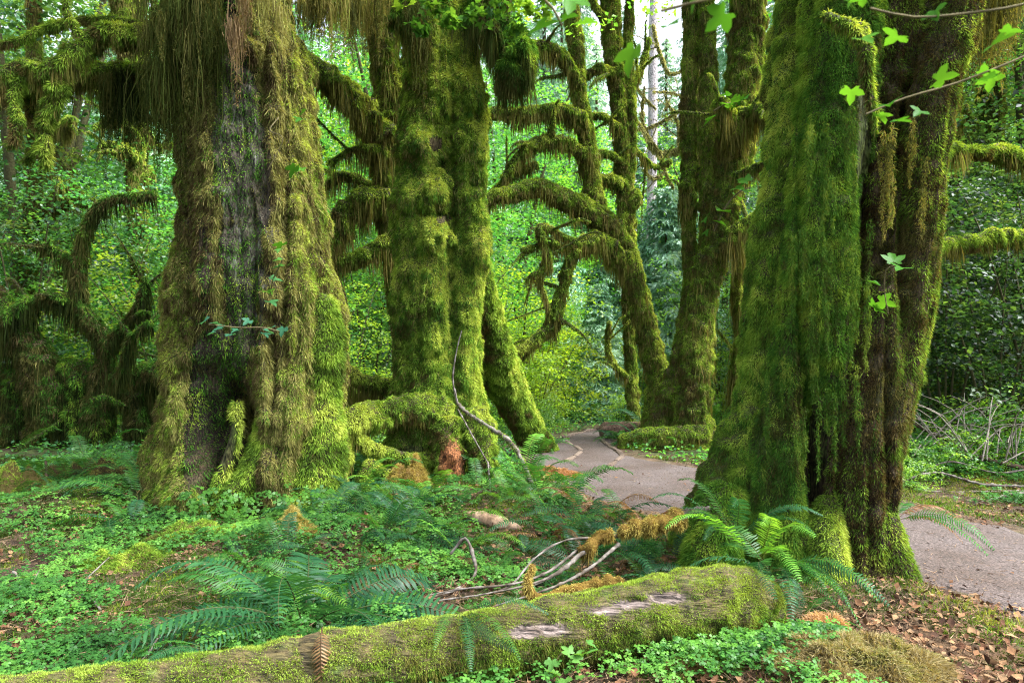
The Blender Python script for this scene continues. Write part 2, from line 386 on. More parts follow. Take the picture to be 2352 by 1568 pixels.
# palettes (linear albedo): from bark brown over deep green to yellow moss
P_YEL = [(.10, .08, .03), (.055, .105, .018), (.115, .21, .026), (.205, .32, .042), (.34, .42, .075)]
P_GRN = [(.06, .06, .02), (.035, .10, .018), (.07, .18, .024), (.14, .26, .032), (.26, .36, .05)]
P_BRN = [(.05, .04, .02), (.11, .085, .04), (.11, .13, .03), (.20, .18, .07), (.26, .27, .08)]
P_HNG = [(.045, .05, .018), (.08, .09, .022), (.13, .13, .032), (.19, .16, .055), (.14, .19, .035)]
P_GLD = [(.14, .10, .03), (.24, .19, .05), (.34, .29, .08), (.36, .27, .09)]
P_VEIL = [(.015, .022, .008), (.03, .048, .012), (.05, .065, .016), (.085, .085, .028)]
P_PAL = [(.16, .16, .05), (.28, .28, .09), (.42, .42, .18)]
def ncol(p, pal, bias=0.0, f1=1.3, f2=6.0, seed=0.0, rnd=0.12, a1=.55, a2=.4):
    t = 0.5 + a1 * fbm(p * f1 + seed, 2) + a2 * fbm(p * f2 + seed + 3, 2) + bias
    if rnd: t = t + rng.normal(size=len(p)) * rnd
    return ramp(t, pal)
def paintmask(p, spots):
    X, Yv = toV(p); m = np.zeros(len(p))
    for (x, y, wx, wy, s) in spots: m = np.maximum(m, s * np.exp(-(((X - x) / wx) ** 2 + ((Yv - y) / wy) ** 2) ** 2))
    return np.clip(m, 0, 1)
def fuzz(A, t, dens, L, Wd, pal, cull=(), bare=(), bright=(), lean=(1.0, .6, .7), seed=0.0, bias=0.0, seg=2, back=0.3, droop=0.35, facing=0.12, ysp=None):
    s = sample(t, dens, back=back)
    if s is None: return
    p, n, T = s
    if len(cull):
        k = ~inside(p, cull); p, n = p[k], n[k]
    if len(bare):
        k = paintmask(p, bare) + .32 * fbm(p * [9, 9, 3.5], 2) + rng.normal(size=len(p)) * .06 < .5; p, n = p[k], n[k]
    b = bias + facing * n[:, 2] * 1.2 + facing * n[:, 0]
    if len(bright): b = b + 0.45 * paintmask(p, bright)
    c = ncol(p, pal, b, seed=seed)
    m = len(p); clump = 0.65 + 0.9 * np.clip(fbm(p * 9 + seed, 2) + .4, 0, 1)
    dr = n * lean[0] + np.array([0, 0, -lean[1]]) + rng.normal(size=(m, 3)) * lean[2] * .6
    blades(A, p - n * 0.005, dr, L * clump * rng.uniform(.6, 1.3, m), Wd * rng.uniform(.7, 1.3, m), c * rng.uniform(.55, 1.05, (m, 1)), seg, droop, 1.55)
def strands(A, t, dens, Lmin, Lmax, Wd, pal, seed=0.0, under=0.1, bias=0.0, cull=(), sway=.06, back=.6, reg=None, freq=3.0):
    s = sample(t, dens, back=back)
    if s is None: return
    p, n, T = s
    k = n[:, 2] < under; p, n = p[k], n[k]
    if reg is not None:
        X, Yv = toV(p); k = (X > reg[0]) & (X < reg[1]) & (Yv > reg[2]) & (Yv < reg[3]); p, n = p[k], n[k]
    if len(cull): k = ~inside(p, cull); p, n = p[k], n[k]
    m = len(p)
    if m == 0: return
    q = p * freq; q[:, 2] *= 0.3
    q2 = p * [11, 11, 3]
    L = Lmin + (Lmax - Lmin) * np.clip(0.35 + 0.8 * fbm(q + seed, 2) + .7 * fbm(q2 + seed, 2), 0, 1) * rng.uniform(.3, 1.1, m)
    dr = n * .12 + np.array([0, 0, -1.0]) + rng.normal(size=(m, 3)) * .05
    qc = p.copy(); qc[:, 2] = 0
    c = ncol(qc, pal, bias, f1=2.5, f2=12, seed=seed, rnd=.24)
    blades(A, p, dr, L, Wd * rng.uniform(.6, 1.4, m), c, 3, 0.0, 1.15, sway)
def curtain(A, pts, n, Lmin, Lmax, Wd, pal, thick=.06, seed=0.0, bias=0.0, pw=1.0, freq=3.0):
    """tassels: clumps of strands with a length of their own, thinning to a point, with gaps between them"""
    c = catmull(np.array(pts), 20); K = max(3, int(n / 60)); i = rng.random(K) * (len(c) - 1.001); a = i.astype(int); f = (i - a)[:, None]
    pc = c[a] * (1 - f) + c[a + 1] * f + rng.normal(size=(K, 3)) * thick; pc[:, 2] -= rng.random(K) ** 2 * Lmax * .35
    Lc = Lmin + (Lmax - Lmin) * rng.random(K) ** (1.3 * pw); wc = rng.uniform(.02, .05, K); bc = rng.normal(size=K) * .16
    k = rng.integers(0, K, n); off = rng.normal(size=(n, 3)) * wc[k, None]; d = np.linalg.norm(off, axis=1) / wc[k]
    L = Lc[k] * np.clip(1.05 - .33 * d, .12, 1) * rng.uniform(.45, 1.05, n)
    dr = np.array([0, 0, -1.]) - off * 1.1 + rng.normal(size=(n, 3)) * .04
    blades(A, pc[k] + off, dr, L, Wd * rng.uniform(.5, 1.2, n), ncol(pc[k], pal, bias + bc[k], 3, 14, seed, .16), 4, 0, 1.1, .13)
    m = int(n * 2.5); t = rng.random(m)[:, None]; k = rng.integers(0, K, m); q = pc[k] + rng.normal(size=(m, 3)) * wc[k, None] * (1.1 - .8 * t) - np.array([0, 0, 1.]) * Lc[k, None] * t
    blades(A, q, rng.normal(size=(m, 3)) * .7 + [0, 0, -1.], rng.uniform(.02, .05, m), Wd * .8, ncol(pc[k], pal, bias + bc[k] + .05, 3, 14, seed, .18), 2, .2)
def barkc(pal, seed=0.0, bias=0.0, stri=True, bare=(), barecol=None):
    def f(P, N):
        q = P * [7, 7, 1.0] if stri else P * 3
        t = .5 + .45 * fbm(q + seed, 3) + .35 * fbm(P * 1.1 + seed, 2) + bias
        c = ramp(t, pal)
        if len(bare):
            m = paintmask(P, bare)[:, None]; g = ramp(.42 + .5 * fbm(P * [19, 19, 2.6] + seed, 3) + .35 * fbm(P * [40, 40, 12] + seed, 2), barecol); c = c * (1 - m) + g * m
        return c
    return f
B_MOSS = [(.03, .025, .012), (.04, .035, .014), (.035, .05, .012), (.06, .08, .015)]
B_BRN = [(.03, .022, .014), (.06, .042, .024), (.085, .06, .035), (.05, .055, .02)]
B_GREY = [(.012, .010, .008), (.03, .025, .02), (.055, .048, .038), (.03, .04, .018), (.08, .08, .07), (.19, .195, .19)]
B_WOOD = [(.025, .018, .015), (.07, .055, .05), (.13, .105, .10), (.05, .037, .03), (.12, .09, .085)]

def sprays(A, ctr, rad, nl, size, pal, bias=0.0, tilt=.25, flat=.12, shape=DIA, seed=0.0, rnd=.2):
    """leaf-covered, roughly level sprays of foliage"""
    m = len(ctr); rad = np.broadcast_to(rad, (m,))
    ax = nrm(np.stack([rng.normal(size=m) * tilt, rng.normal(size=m) * tilt, np.ones(m)], 1))
    a = rng.random((m, nl)) * 2 * pi; r = np.sqrt(rng.random((m, nl))) * rad[:, None]
    off = np.stack([np.cos(a) * r, np.sin(a) * r, rng.normal(size=(m, nl)) * flat * rad[:, None]], -1)
    off[..., 2] -= (off[..., 0] * ax[:, None, 0] + off[..., 1] * ax[:, None, 1]); off[..., 2] -= 0.25 * r * r / rad[:, None]
    p = (ctr[:, None] + off).reshape(-1, 3)
    nr = np.repeat(ax, nl, 0) + rng.normal(size=(m * nl, 3)) * .38
    cb = np.repeat(rng.normal(size=m) * rnd, nl)
    t = .5 + bias + cb + .45 * fbm(p * .8 + seed, 2) + rng.normal(size=len(p)) * .15
    leaves(A, p, nr, size * rng.uniform(.6, 1.25, len(p)), ramp(t, pal), shape)
L_BRT = [(.034, .11, .02), (.062, .175, .027), (.11, .25, .034), (.18, .34, .045)]
L_LIM = [(.08, .17, .018), (.15, .28, .025), (.24, .40, .04)]
L_MID = [(.014, .064, .02), (.03, .115, .03), (.055, .17, .04), (.10, .25, .05)]
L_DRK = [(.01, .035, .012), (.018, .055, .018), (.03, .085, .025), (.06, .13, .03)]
L_BLU = [(.07, .19, .11), (.15, .33, .22), (.27, .47, .34), (.42, .60, .50)]  # spruce needles, with pale blue skylight and slight haze put into the colour

# ------------------------------------------------------------------ the big trees
def crown_part(root, ctrs, rads, nl, size, pal, o, mat=None, **kw):
    A = Acc(); sprays(A, np.array(ctrs), np.array(rads), nl, size, pal, **kw)
    return mk('crown', A, mat or M_LEAF, root, origin=None)
def rel(A, o):
    for i, v in enumerate(A.v): A.v[i] = v - np.asarray(o, np.float32)
    return A
def overhead(cx, cyy, r, z0, z1, n):
    a = rng.random(n) * 2 * pi; q = np.sqrt(rng.random(n)) * r
    return np.stack([cx + np.cos(a) * q, cyy + np.sin(a) * q, rng.uniform(z0, z1, n)], 1)

# --- T1: great left tree
o1 = V(570, 1195, 7.7)
T1 = empty('moss_tree', o1, 'huge tree with a bare grey bark strip and a dark hollow at its foot', 'tree')
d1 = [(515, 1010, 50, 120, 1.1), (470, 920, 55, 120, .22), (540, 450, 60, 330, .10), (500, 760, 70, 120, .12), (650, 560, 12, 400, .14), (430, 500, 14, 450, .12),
      (575, 700, 12, 220, .1), (700, 660, 60, 60, -.1), (745, 790, 55, 80, -.14), (700, 990, 60, 120, -.12), (640, 1100, 60, 60, -.15), (430, 1120, 45, 60, -.14), (395, 900, 30, 120, -.06),
      (480, 140, 20, 160, .12), (600, 120, 14, 200, .1), (700, 250, 30, 100, -.08), (620, 860, 14, 130, .2), (470, 1120, 18, 60, .12)]
t1 = Vt([(545, -1700, 105), (540, -900, 120), (535, -400, 132), (538, 0, 124), (562, 200, 138), (576, 400, 150), (588, 560, 164), (586, 700, 186), (588, 900, 194),
         (582, 1000, 197), (572, 1080, 205), (562, 1170, 214), (556, 1260, 224)], 7.7, step=.03, nth=380, n1=(.07, 1.1), n2=(.06, 4.0), stri=(.06, 6.0),
        lobes=((3, .015, .6, .3), (7, .018, 1.0, .1)), dents=d1, seed=2.0, capend=False)
r1 = [Vt([(640, 960, 46, 7.15), (600, 1060, 40, 6.98), (560, 1120, 34, 6.85), (520, 1160, 28, 6.75), (490, 1200, 22, 6.7)], step=.04, nth=40, seed=4), 
      Vt([(440, 920, 32, 7.6), (415, 1020, 38, 7.4), (395, 1110, 46, 7.2), (378, 1215, 56, 7.0)], step=.04, nth=36, seed=5),
      Vt([(738, 700, 34, 7.4), (742, 800, 50, 7.35), (735, 900, 44, 7.35), (735, 1000, 56, 7.3), (725, 1120, 62, 7.15), (715, 1220, 66, 7.0)], step=.04, nth=40, seed=6),
      Vt([(545, 930, 10, 6.95), (540, 1000, 11, 6.9), (515, 1080, 14, 6.85), (500, 1130, 16, 6.8)], step=.04, nth=20, seed=7)]
bare1 = [(545, 330, 66, 240, .86), (560, 560, 60, 190, .86), (560, 720, 55, 110, .86), (500, 850, 75, 110, 1.1), (490, 1010, 75, 140, 1.3),
         (440, 1080, 18, 70, .9), (520, 60, 26, 150, 1), (470, 620, 22, 200, .6), (600, 420, 30, 150, .8)]
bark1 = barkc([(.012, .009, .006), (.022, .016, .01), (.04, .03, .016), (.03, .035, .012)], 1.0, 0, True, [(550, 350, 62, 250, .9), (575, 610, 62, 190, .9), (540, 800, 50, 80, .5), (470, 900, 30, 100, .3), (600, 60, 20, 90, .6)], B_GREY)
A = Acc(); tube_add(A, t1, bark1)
for r_ in r1: tube_add(A, r_, barkc(B_MOSS, 3))
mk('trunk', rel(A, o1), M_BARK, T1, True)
A = Acc()
right1 = [(760, 750, 80, 500, .8), (700, 200, 50, 250, .7), (740, 1100, 90, 120, .3)]
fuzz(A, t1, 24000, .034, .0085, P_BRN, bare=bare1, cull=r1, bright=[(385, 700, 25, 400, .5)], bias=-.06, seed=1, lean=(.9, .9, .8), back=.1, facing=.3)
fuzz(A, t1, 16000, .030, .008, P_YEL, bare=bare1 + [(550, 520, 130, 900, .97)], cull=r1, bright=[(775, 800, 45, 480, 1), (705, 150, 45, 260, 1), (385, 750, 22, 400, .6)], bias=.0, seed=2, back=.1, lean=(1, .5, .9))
fuzz(A, t1, 5000, .026, .008, P_GRN, bare=[(700, 700, 110, 900, .9)], cull=r1, bias=-.15, seed=21, back=.1)
fuzz(A, t1, 2600, .065, .008, P_BRN, bare=bare1, cull=r1, bias=.08, seed=8, lean=(.4, 1.1, .6), seg=3, back=.1)
for r_ in r1: fuzz(A, r_, 14000, .045, .010, P_YEL, bare=[(505, 1010, 40, 80, 1)], seed=3, bias=-.05)
mk('moss', rel(A, o1), M_MOSS, T1)
# upper limbs on the left
lim1 = [Vt([(430, 60, 26, 7.7), (330, 85, 22, 7.6), (250, 78, 21, 7.5), (190, 110, 22, 7.4), (110, 165, 22, 7.3), (50, 155, 14, 7.3), (0, 178, 15, 7.2), (-90, 200, 14, 7.1)], step=.04, nth=28, n1=(.3, 3), n2=(.2, 9)),
        Vt([(430, 190, 30, 8.2), (340, 172, 24, 8.1), (250, 166, 22, 8.0), (170, 178, 22, 7.9), (100, 200, 20, 7.8), (20, 200, 18, 7.7), (-90, 215, 16, 7.7)], step=.04, nth=28, n1=(.3, 3), n2=(.2, 9), seed=2),
        Vt([(420, 90, 9, 8.4), (330, 58, 8, 8.4), (220, 44, 7, 8.3), (120, 60, 7, 8.3), (40, 95, 5, 8.2), (-60, 110, 4, 8.2)], step=.04, nth=14, n1=(.3, 3), n2=(.2, 9), seed=3),
        Vt([(145, 180, 13, 7.35), (120, 240, 15, 7.3), (100, 290, 13, 7.3), (102, 340, 14, 7.3), (105, 380, 8, 7.3)], step=.03, nth=20, n1=(.4, 4), n2=(.3, 9), seed=4),
        Vt([(60, 165, 12, 7.3), (30, 230, 10, 7.25), (40, 290, 9, 7.2), (25, 335, 6, 7.2)], step=.03, nth=16, n1=(.4, 4), n2=(.3, 9), seed=5),
        Vt([(200, 110, 7, 7.4), (170, 60, 6, 7.4), (150, 10, 5, 7.4), (160, -60, 4, 7.4)], step=.04, nth=12, seed=6),
        Vt([(90, 200, 8, 7.8), (70, 260, 6, 7.8), (100, 310, 5, 7.8), (60, 370, 4, 7.8)], step=.04, nth=12, seed=7)]
A2 = Acc(); A3 = Acc()
for i, b in enumerate(lim1):
    A = Acc(); tube_add(A, b, barkc(B_MOSS, i)); mk('limb', rel(A, o1), M_BARK, T1, True)
    fuzz(A2, b, 16000, .05, .010, P_YEL, seed=i, bias=-.12, back=.6, facing=.3)
    if i < 2: strands(A3, b, 4200, .05, .34, .008, P_HNG, seed=i, bias=-.1)
    else: strands(A3, b, 3000, .03, .14, .008, P_HNG, seed=i, bias=-.2)
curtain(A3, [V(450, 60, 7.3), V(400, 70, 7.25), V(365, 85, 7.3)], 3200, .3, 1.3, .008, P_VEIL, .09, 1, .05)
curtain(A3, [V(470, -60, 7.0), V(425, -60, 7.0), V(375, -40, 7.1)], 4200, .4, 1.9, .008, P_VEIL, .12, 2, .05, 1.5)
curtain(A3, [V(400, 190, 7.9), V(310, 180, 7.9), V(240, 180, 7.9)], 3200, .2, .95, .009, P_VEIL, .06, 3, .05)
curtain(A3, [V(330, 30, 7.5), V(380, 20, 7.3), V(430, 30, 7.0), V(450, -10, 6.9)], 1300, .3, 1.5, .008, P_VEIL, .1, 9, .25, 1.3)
curtain(A3, [V(560, -80, 6.85), V(545, -20, 6.85), V(535, 20, 6.85)], 240, .3, .85, .010, [(.16, .11, .06), (.24, .17, .10), (.12, .09, .04)], .035, 3, 0)
curtain(A3, [V(625, -60, 7.0), V(610, 0, 6.95)], 300, .2, .6, .01, P_BRN, .06, 5, .2)
curtain(A3, [V(690, -60, 7.7), V(760, -30, 7.9), V(880, -20, 8.2)], 3800, .3, .72, .008, P_HNG, .1, 12, -.05)
mk('limb_moss', rel(A2, o1), M_MOSS, T1); mk('hanging_moss', rel(A3, o1), M_HANG, T1)
crown_part(T1, overhead(.3, .8, 6.5, 8.3, 12.5, 60) - [0, 0, o1[2]], rng.uniform(.5, 1.0, 60), 60, .13, L_MID, o1)

# --- T2: knobbly twin-columned tree
o2 = V(1010, 1095, 9.4)
T2 = empty('moss_tree', o2, 'knobbly bright green mossy tree in the middle, grooved down its front, with an arched root', 'tree')
L2 = [(985, -1300, 48), (990, -500, 54), (985, 0, 56), (1000, 100, 58), (1005, 200, 66), (990, 300, 68), (980, 400, 62), (972, 480, 68), (976, 560, 66), (972, 700, 68), (978, 800, 68), (984, 900, 80), (988, 1000, 96), (985, 1080, 120), (985, 1160, 140)]
R2 = [(1045, -1300, 30), (1045, -500, 36), (1034, 0, 40), (1048, 100, 40), (1064, 200, 42), (1076, 300, 42), (1070, 400, 42), (1072, 480, 40), (1078, 560, 42), (1066, 700, 38), (1062, 800, 40), (1064, 900, 42), (1070, 1000, 50), (1078, 1080, 58), (1084, 1150, 64)]
d2 = [(1095, 225, 34, 42, -.2), (960, 335, 40, 34, -.24), (1090, 330, 38, 38, -.22), (1020, 380, 34, 22, .1), (925, 455, 28, 26, -.18), (1005, 440, 30, 32, -.3), (1000, 545, 36, 40, -.26), (1108, 575, 26, 36, -.24), (1060, 180, 40, 30, -.12), (1010, 700, 24, 36, -.12), (950, 620, 28, 30, -.12),
      (1055, 320, 30, 16, .1), (1000, 490, 50, 10, .12), (1010, 620, 40, 50, -.06), (960, 600, 22, 60, .08), (1040, 600, 10, 420, .10), (935, 820, 14, 160, .08), (1000, 760, 30, 70, -.08), (950, 720, 40, 30, -.06), (1010, 380, 16, 60, .12), (1060, 520, 18, 60, .1),
      (1030, 270, 45, 9, .08), (1070, 420, 40, 12, .08), (985, 180, 35, 30, -.06), (1040, 120, 30, 25, -.06), (1030, 1000, 40, 90, -.1)]
tl = Vt(L2, 9.4, step=.04, nth=120, stri=(.05, 6), n1=(.12, 2.0), n2=(.07, 5.5), dents=d2, seed=21, capend=False)
tr = Vt(R2, 9.3, step=.04, nth=90, stri=(.05, 6), n1=(.12, 2.0), n2=(.08, 5.5), dents=d2, seed=22, capend=False)
leg = Vt([(1095, 560, 16, 9.9), (1110, 680, 30, 10.1), (1128, 770, 40, 10.4), (1150, 850, 44, 10.7), (1180, 920, 38, 11.0), (1212, 980, 32, 11.3), (1245, 1030, 30, 11.6), (1275, 1070, 26, 11.7)], step=.04, nth=60, n1=(.12, 2), n2=(.08, 5), stri=(.02, 8), seed=23)
root2 = [Vt([(1000, 950, 44, 9.0), (935, 938, 30, 8.8), (865, 950, 30, 8.6), (815, 965, 30, 8.4), (785, 1010, 26, 8.3), (770, 1120, 24, 8.2)], step=.04, nth=44, n1=(.1, 3), n2=(.15, 7), seed=24),
         Vt([(985, 1070, 34, 8.8), (935, 1052, 16, 8.6), (890, 1040, 13, 8.5), (840, 1020, 14, 8.4), (805, 985, 14, 8.3)], step=.04, nth=34, n1=(.15, 3), n2=(.15, 7), seed=25),
         Vt([(1090, 960, 34, 8.9), (1110, 1030, 30, 8.6), (1120, 1090, 24, 8.4), (1110, 1140, 18, 8.3)], step=.04, nth=34, n1=(.2, 3), n2=(.2, 7), seed=26),
         Vt([(975, 1110, 24, 8.5), (900, 1098, 14, 8.3), (850, 1070, 14, 8.2), (835, 1110, 14, 8.1)], step=.04, nth=30, n1=(.2, 3), n2=(.2, 7), seed=27),
         Vt([(1025, 980, 30, 8.75), (1035, 1050, 34, 8.6), (1035, 1120, 34, 8.5)], step=.04, nth=30, n1=(.2, 3), n2=(.2, 9), seed=28)]
knobs = [Vt([(x_ + 4, y_ - 26, r_ * .6, Y_ + .2), (x_ - 2, y_ - 4, r_, Y_ + .03), (x_ + 2, y_ + 26, r_ * .85, Y_ + .10), (x_ + 4, y_ + 52, r_ * .4, Y_ + .24)], step=.03, nth=40, n1=(.45, 3.5), n2=(.3, 7), seed=x_) for (x_, y_, r_, Y_) in
         ((1003, 432, 30, 9.08), (1000, 545, 34, 9.08), (955, 338, 28, 9.16), (1082, 330, 32, 9.1), (1100, 575, 26, 9.15), (925, 465, 22, 9.2), (1084, 225, 28, 9.1))]
burl = [Vt([(1075, 20, 34, 9.3), (1120, 50, 36, 9.1), (1160, 90, 34, 9.0), (1190, 125, 34, 8.9), (1170, 190, 28, 8.9)], step=.04, nth=44, n1=(.3, 3), n2=(.25, 7), seed=29),
        Vt([(935, 60, 24, 9.3), (890, 10, 22, 9.2), (860, -60, 18, 9.1)], step=.04, nth=30, n1=(.3, 3), n2=(.25, 7), seed=30)]
rot = [(1040, 1060, 34, 52, 1.0)]
A = Acc(); cb = barkc(B_MOSS, 5, .1, True, [(1035, 500, 40, 30, .7), (995, 330, 30, 30, .8)], B_BRN)
for t_ in [tl, tr, leg] + knobs: tube_add(A, t_, cb)
for t_ in root2: tube_add(A, t_, barkc(B_MOSS, 6, 0, True, rot, [(.10, .035, .015), (.20, .075, .03), (.28, .12, .05), (.07, .03, .015)]))
mk('trunk', rel(A, o2), M_BARK, T2, True)
A = Acc(); bb2 = rot + [(1000, 325, 20, 24, .8), (1015, 500, 22, 14, .7), (1065, 235, 10, 24, .5), (945, 1030, 36, 14, .8)]
al2 = [tl, tr, leg] + root2
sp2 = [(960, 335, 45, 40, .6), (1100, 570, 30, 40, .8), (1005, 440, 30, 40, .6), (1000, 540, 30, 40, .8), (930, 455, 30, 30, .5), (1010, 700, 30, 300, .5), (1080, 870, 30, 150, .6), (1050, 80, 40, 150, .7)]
for t_ in (tl, tr):
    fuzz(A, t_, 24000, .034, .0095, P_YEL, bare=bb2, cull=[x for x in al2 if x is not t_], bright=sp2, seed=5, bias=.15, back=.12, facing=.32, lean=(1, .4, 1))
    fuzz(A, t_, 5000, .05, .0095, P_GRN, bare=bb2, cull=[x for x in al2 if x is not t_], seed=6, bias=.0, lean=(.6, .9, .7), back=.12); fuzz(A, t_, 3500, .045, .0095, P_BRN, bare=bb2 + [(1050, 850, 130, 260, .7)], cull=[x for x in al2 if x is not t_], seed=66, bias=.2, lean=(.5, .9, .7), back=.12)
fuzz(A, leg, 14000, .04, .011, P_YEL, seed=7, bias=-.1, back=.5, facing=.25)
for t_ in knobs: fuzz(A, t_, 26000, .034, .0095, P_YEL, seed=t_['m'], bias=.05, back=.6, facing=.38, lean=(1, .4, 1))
for t_ in root2: fuzz(A, t_, 20000, .034, .0095, P_YEL, bare=bb2, seed=8, bias=.05, back=.6, facing=.25)
for t_ in burl: fuzz(A, t_, 15000, .07, .011, P_GRN, seed=9, bias=-.05, back=.6)
mk('moss', rel(A, o2), M_MOSS, T2)
for b in burl:
    A = Acc(); tube_add(A, b, barkc(B_MOSS, 9)); mk('limb', rel(A, o2), M_BARK, T2, True)
A = Acc()
strands(A, burl[0], 3200, .15, .7, .008, P_VEIL, seed=3, bias=.1, under=.0); strands(A, burl[1], 3000, .1, .5, .010, P_HNG, seed=4)
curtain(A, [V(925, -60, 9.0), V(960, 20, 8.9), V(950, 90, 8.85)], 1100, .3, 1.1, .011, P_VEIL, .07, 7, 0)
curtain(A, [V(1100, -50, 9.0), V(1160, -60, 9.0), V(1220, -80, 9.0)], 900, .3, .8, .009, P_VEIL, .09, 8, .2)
for t_ in root2[:2]: strands(A, t_, 2600, .03, .22, .010, P_HNG, seed=5, under=-.2)
mk('hanging_moss', rel(A, o2), M_HANG, T2)
crown_part(T2, overhead(.8, .5, 5.5, 9.2, 13.5, 50) - [0, 0, o2[2]], rng.uniform(.5, 1.0, 50), 60, .13, L_MID, o2)
c_ = [V(x, y, 8.2) - o2 for x, y in ((930, -10), (990, 20), (1040, 45), (1090, 25), (1140, 10), (1010, -20), (1180, 60), (1200, 10), (1240, 30), (1265, -10), (960, 60))]
for c__ in c_:
    A = Acc(); sprays(A, np.array([c__]), .12, 30, .08, L_BRT, bias=0, shape=MAPLE, flat=.4); mk('leafy_shoot', A, M_NEARLEAF, T2)

# --- T3: fused trunks of the right tree
o3 = V(1850, 1310, 5.45)
T3 = empty('moss_tree', o3, 'massive tree of fused trunks, green moss on one side and brown bark on the other', 'tree')
ca = Vt([(1850, -1200, 45), (1850, -400, 56), (1845, 0, 60), (1832, 200, 70), (1830, 400, 72), (1806, 550, 80), (1796, 700, 80), (1790, 800, 84), (1785, 900, 88), (1760, 1000, 98), (1730, 1100, 108), (1698, 1200, 122), (1682, 1290, 130), (1670, 1370, 140)], 5.75,
        step=.03, nth=110, n1=(.08, 2), n2=(.09, 6), seed=31, capend=False)
cb3 = Vt([(1945, -1200, 50), (1945, -400, 72), (1935, 0, 80), (1922, 200, 82), (1905, 400, 84), (1885, 600, 84), (1872, 750, 86), (1858, 900, 88), (1835, 1000, 92), (1812, 1100, 98), (1795, 1200, 104), (1790, 1300, 108), (1790, 1380, 116)], 5.4,
         step=.03, nth=120, n1=(.08, 2), n2=(.06, 6), stri=(.03, 9), dents=[(1885, 1010, 24, 150, .6), (1895, 1120, 16, 90, .3), (1990, 640, 14, 260, .2), (1842, 500, 9, 500, .25), (1900, 500, 8, 200, .08), (1860, 800, 10, 160, .10)], seed=32, capend=False)
cc3 = Vt([(2090, -1200, 40), (2075, -400, 62), (2062, 0, 74), (2045, 200, 72), (2025, 400, 66), (2005, 600, 66), (1975, 740, 70), (1950, 860, 74), (1930, 980, 72), (1925, 1100, 76), (1925, 1220, 80), (1925, 1340, 88)], 5.5,
         step=.03, nth=100, n1=(.09, 2), n2=(.07, 7), stri=(.03, 8), dents=[(1890, 1010, 20, 150, .6), (1985, 500, 12, 400, .15), (2085, 480, 16, 220, .35)], seed=33, capend=False)
cd3 = Vt([(2220, -1200, 40), (2205, -400, 50), (2196, 0, 50), (2148, 200, 46), (2120, 400, 44), (2096, 600, 52), (2066, 700, 72), (2034, 800, 76), (2010, 900, 82), (1986, 1000, 80), (1974, 1100, 80), (1972, 1200, 80), (1982, 1290, 92), (1990, 1380, 112)], 5.2,
         step=.03, nth=120, n1=(.07, 2), n2=(.05, 7), stri=(.03, 8), dents=[(2040, 1000, 8, 250, .08), (2080, 430, 14, 240, .4), (1930, 1000, 12, 200, .12), (2000, 1150, 8, 150, .06)], seed=34, capend=False)
r3 = [Vt([(1905, 1160, 30, 5.15), (1900, 1240, 40, 5.02), (1905, 1320, 44, 4.92), (1915, 1420, 44, 4.85)], step=.03, nth=40, n1=(.12, 3), seed=35),
      Vt([(2020, 1200, 40, 5.1), (2060, 1300, 36, 5.0), (2110, 1370, 24, 4.85), (2190, 1440, 16, 4.7)], step=.03, nth=36, n1=(.12, 3), seed=36),
      Vt([(1660, 1160, 60, 5.4), (1640, 1240, 60, 5.2), (1625, 1330, 60, 5.1)], step=.03, nth=40, n1=(.12, 3), seed=37),
      Vt([(2180, 10, 40, 5.9), (2230, -60, 40, 6.1), (2300, -180, 36, 6.3)], step=.04, nth=30, seed=38)]
al3 = [ca, cb3, cc3, cd3] + r3
A = Acc()
for t_ in (ca, cb3, r3[0], r3[2]): tube_add(A, t_, barkc(B_MOSS, 11, .05))
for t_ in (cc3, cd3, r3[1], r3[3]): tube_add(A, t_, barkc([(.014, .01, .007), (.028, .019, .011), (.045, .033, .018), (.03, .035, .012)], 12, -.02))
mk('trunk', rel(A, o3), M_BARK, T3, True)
A = Acc(); A4 = Acc()
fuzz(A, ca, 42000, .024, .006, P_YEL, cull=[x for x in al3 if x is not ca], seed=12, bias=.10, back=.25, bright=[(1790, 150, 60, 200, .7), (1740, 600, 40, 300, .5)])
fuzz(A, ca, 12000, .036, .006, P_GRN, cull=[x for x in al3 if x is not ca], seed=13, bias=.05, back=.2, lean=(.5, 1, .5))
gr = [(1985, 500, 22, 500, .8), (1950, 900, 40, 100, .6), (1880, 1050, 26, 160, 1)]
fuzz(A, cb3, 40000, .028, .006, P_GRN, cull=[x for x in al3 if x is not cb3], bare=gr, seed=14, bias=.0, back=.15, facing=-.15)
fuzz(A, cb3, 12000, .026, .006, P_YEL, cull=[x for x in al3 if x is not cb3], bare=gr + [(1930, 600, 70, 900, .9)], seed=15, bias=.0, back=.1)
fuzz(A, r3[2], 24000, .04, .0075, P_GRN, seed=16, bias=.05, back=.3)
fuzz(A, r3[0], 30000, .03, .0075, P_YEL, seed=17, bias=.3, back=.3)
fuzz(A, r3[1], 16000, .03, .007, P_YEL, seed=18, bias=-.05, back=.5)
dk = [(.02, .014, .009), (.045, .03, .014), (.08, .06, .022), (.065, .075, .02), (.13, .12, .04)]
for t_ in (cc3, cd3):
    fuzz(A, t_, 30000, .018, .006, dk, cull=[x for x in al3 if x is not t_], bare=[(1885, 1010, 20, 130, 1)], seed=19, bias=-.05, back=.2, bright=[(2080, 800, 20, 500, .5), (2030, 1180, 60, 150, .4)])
    fuzz(A, t_, 12000, .026, .006, P_YEL, cull=[x for x in al3 if x is not t_], bare=[(2000, 450, 60, 400, .6), (2030, 900, 30, 200, .55)], seed=20, bias=-.05, back=.2)
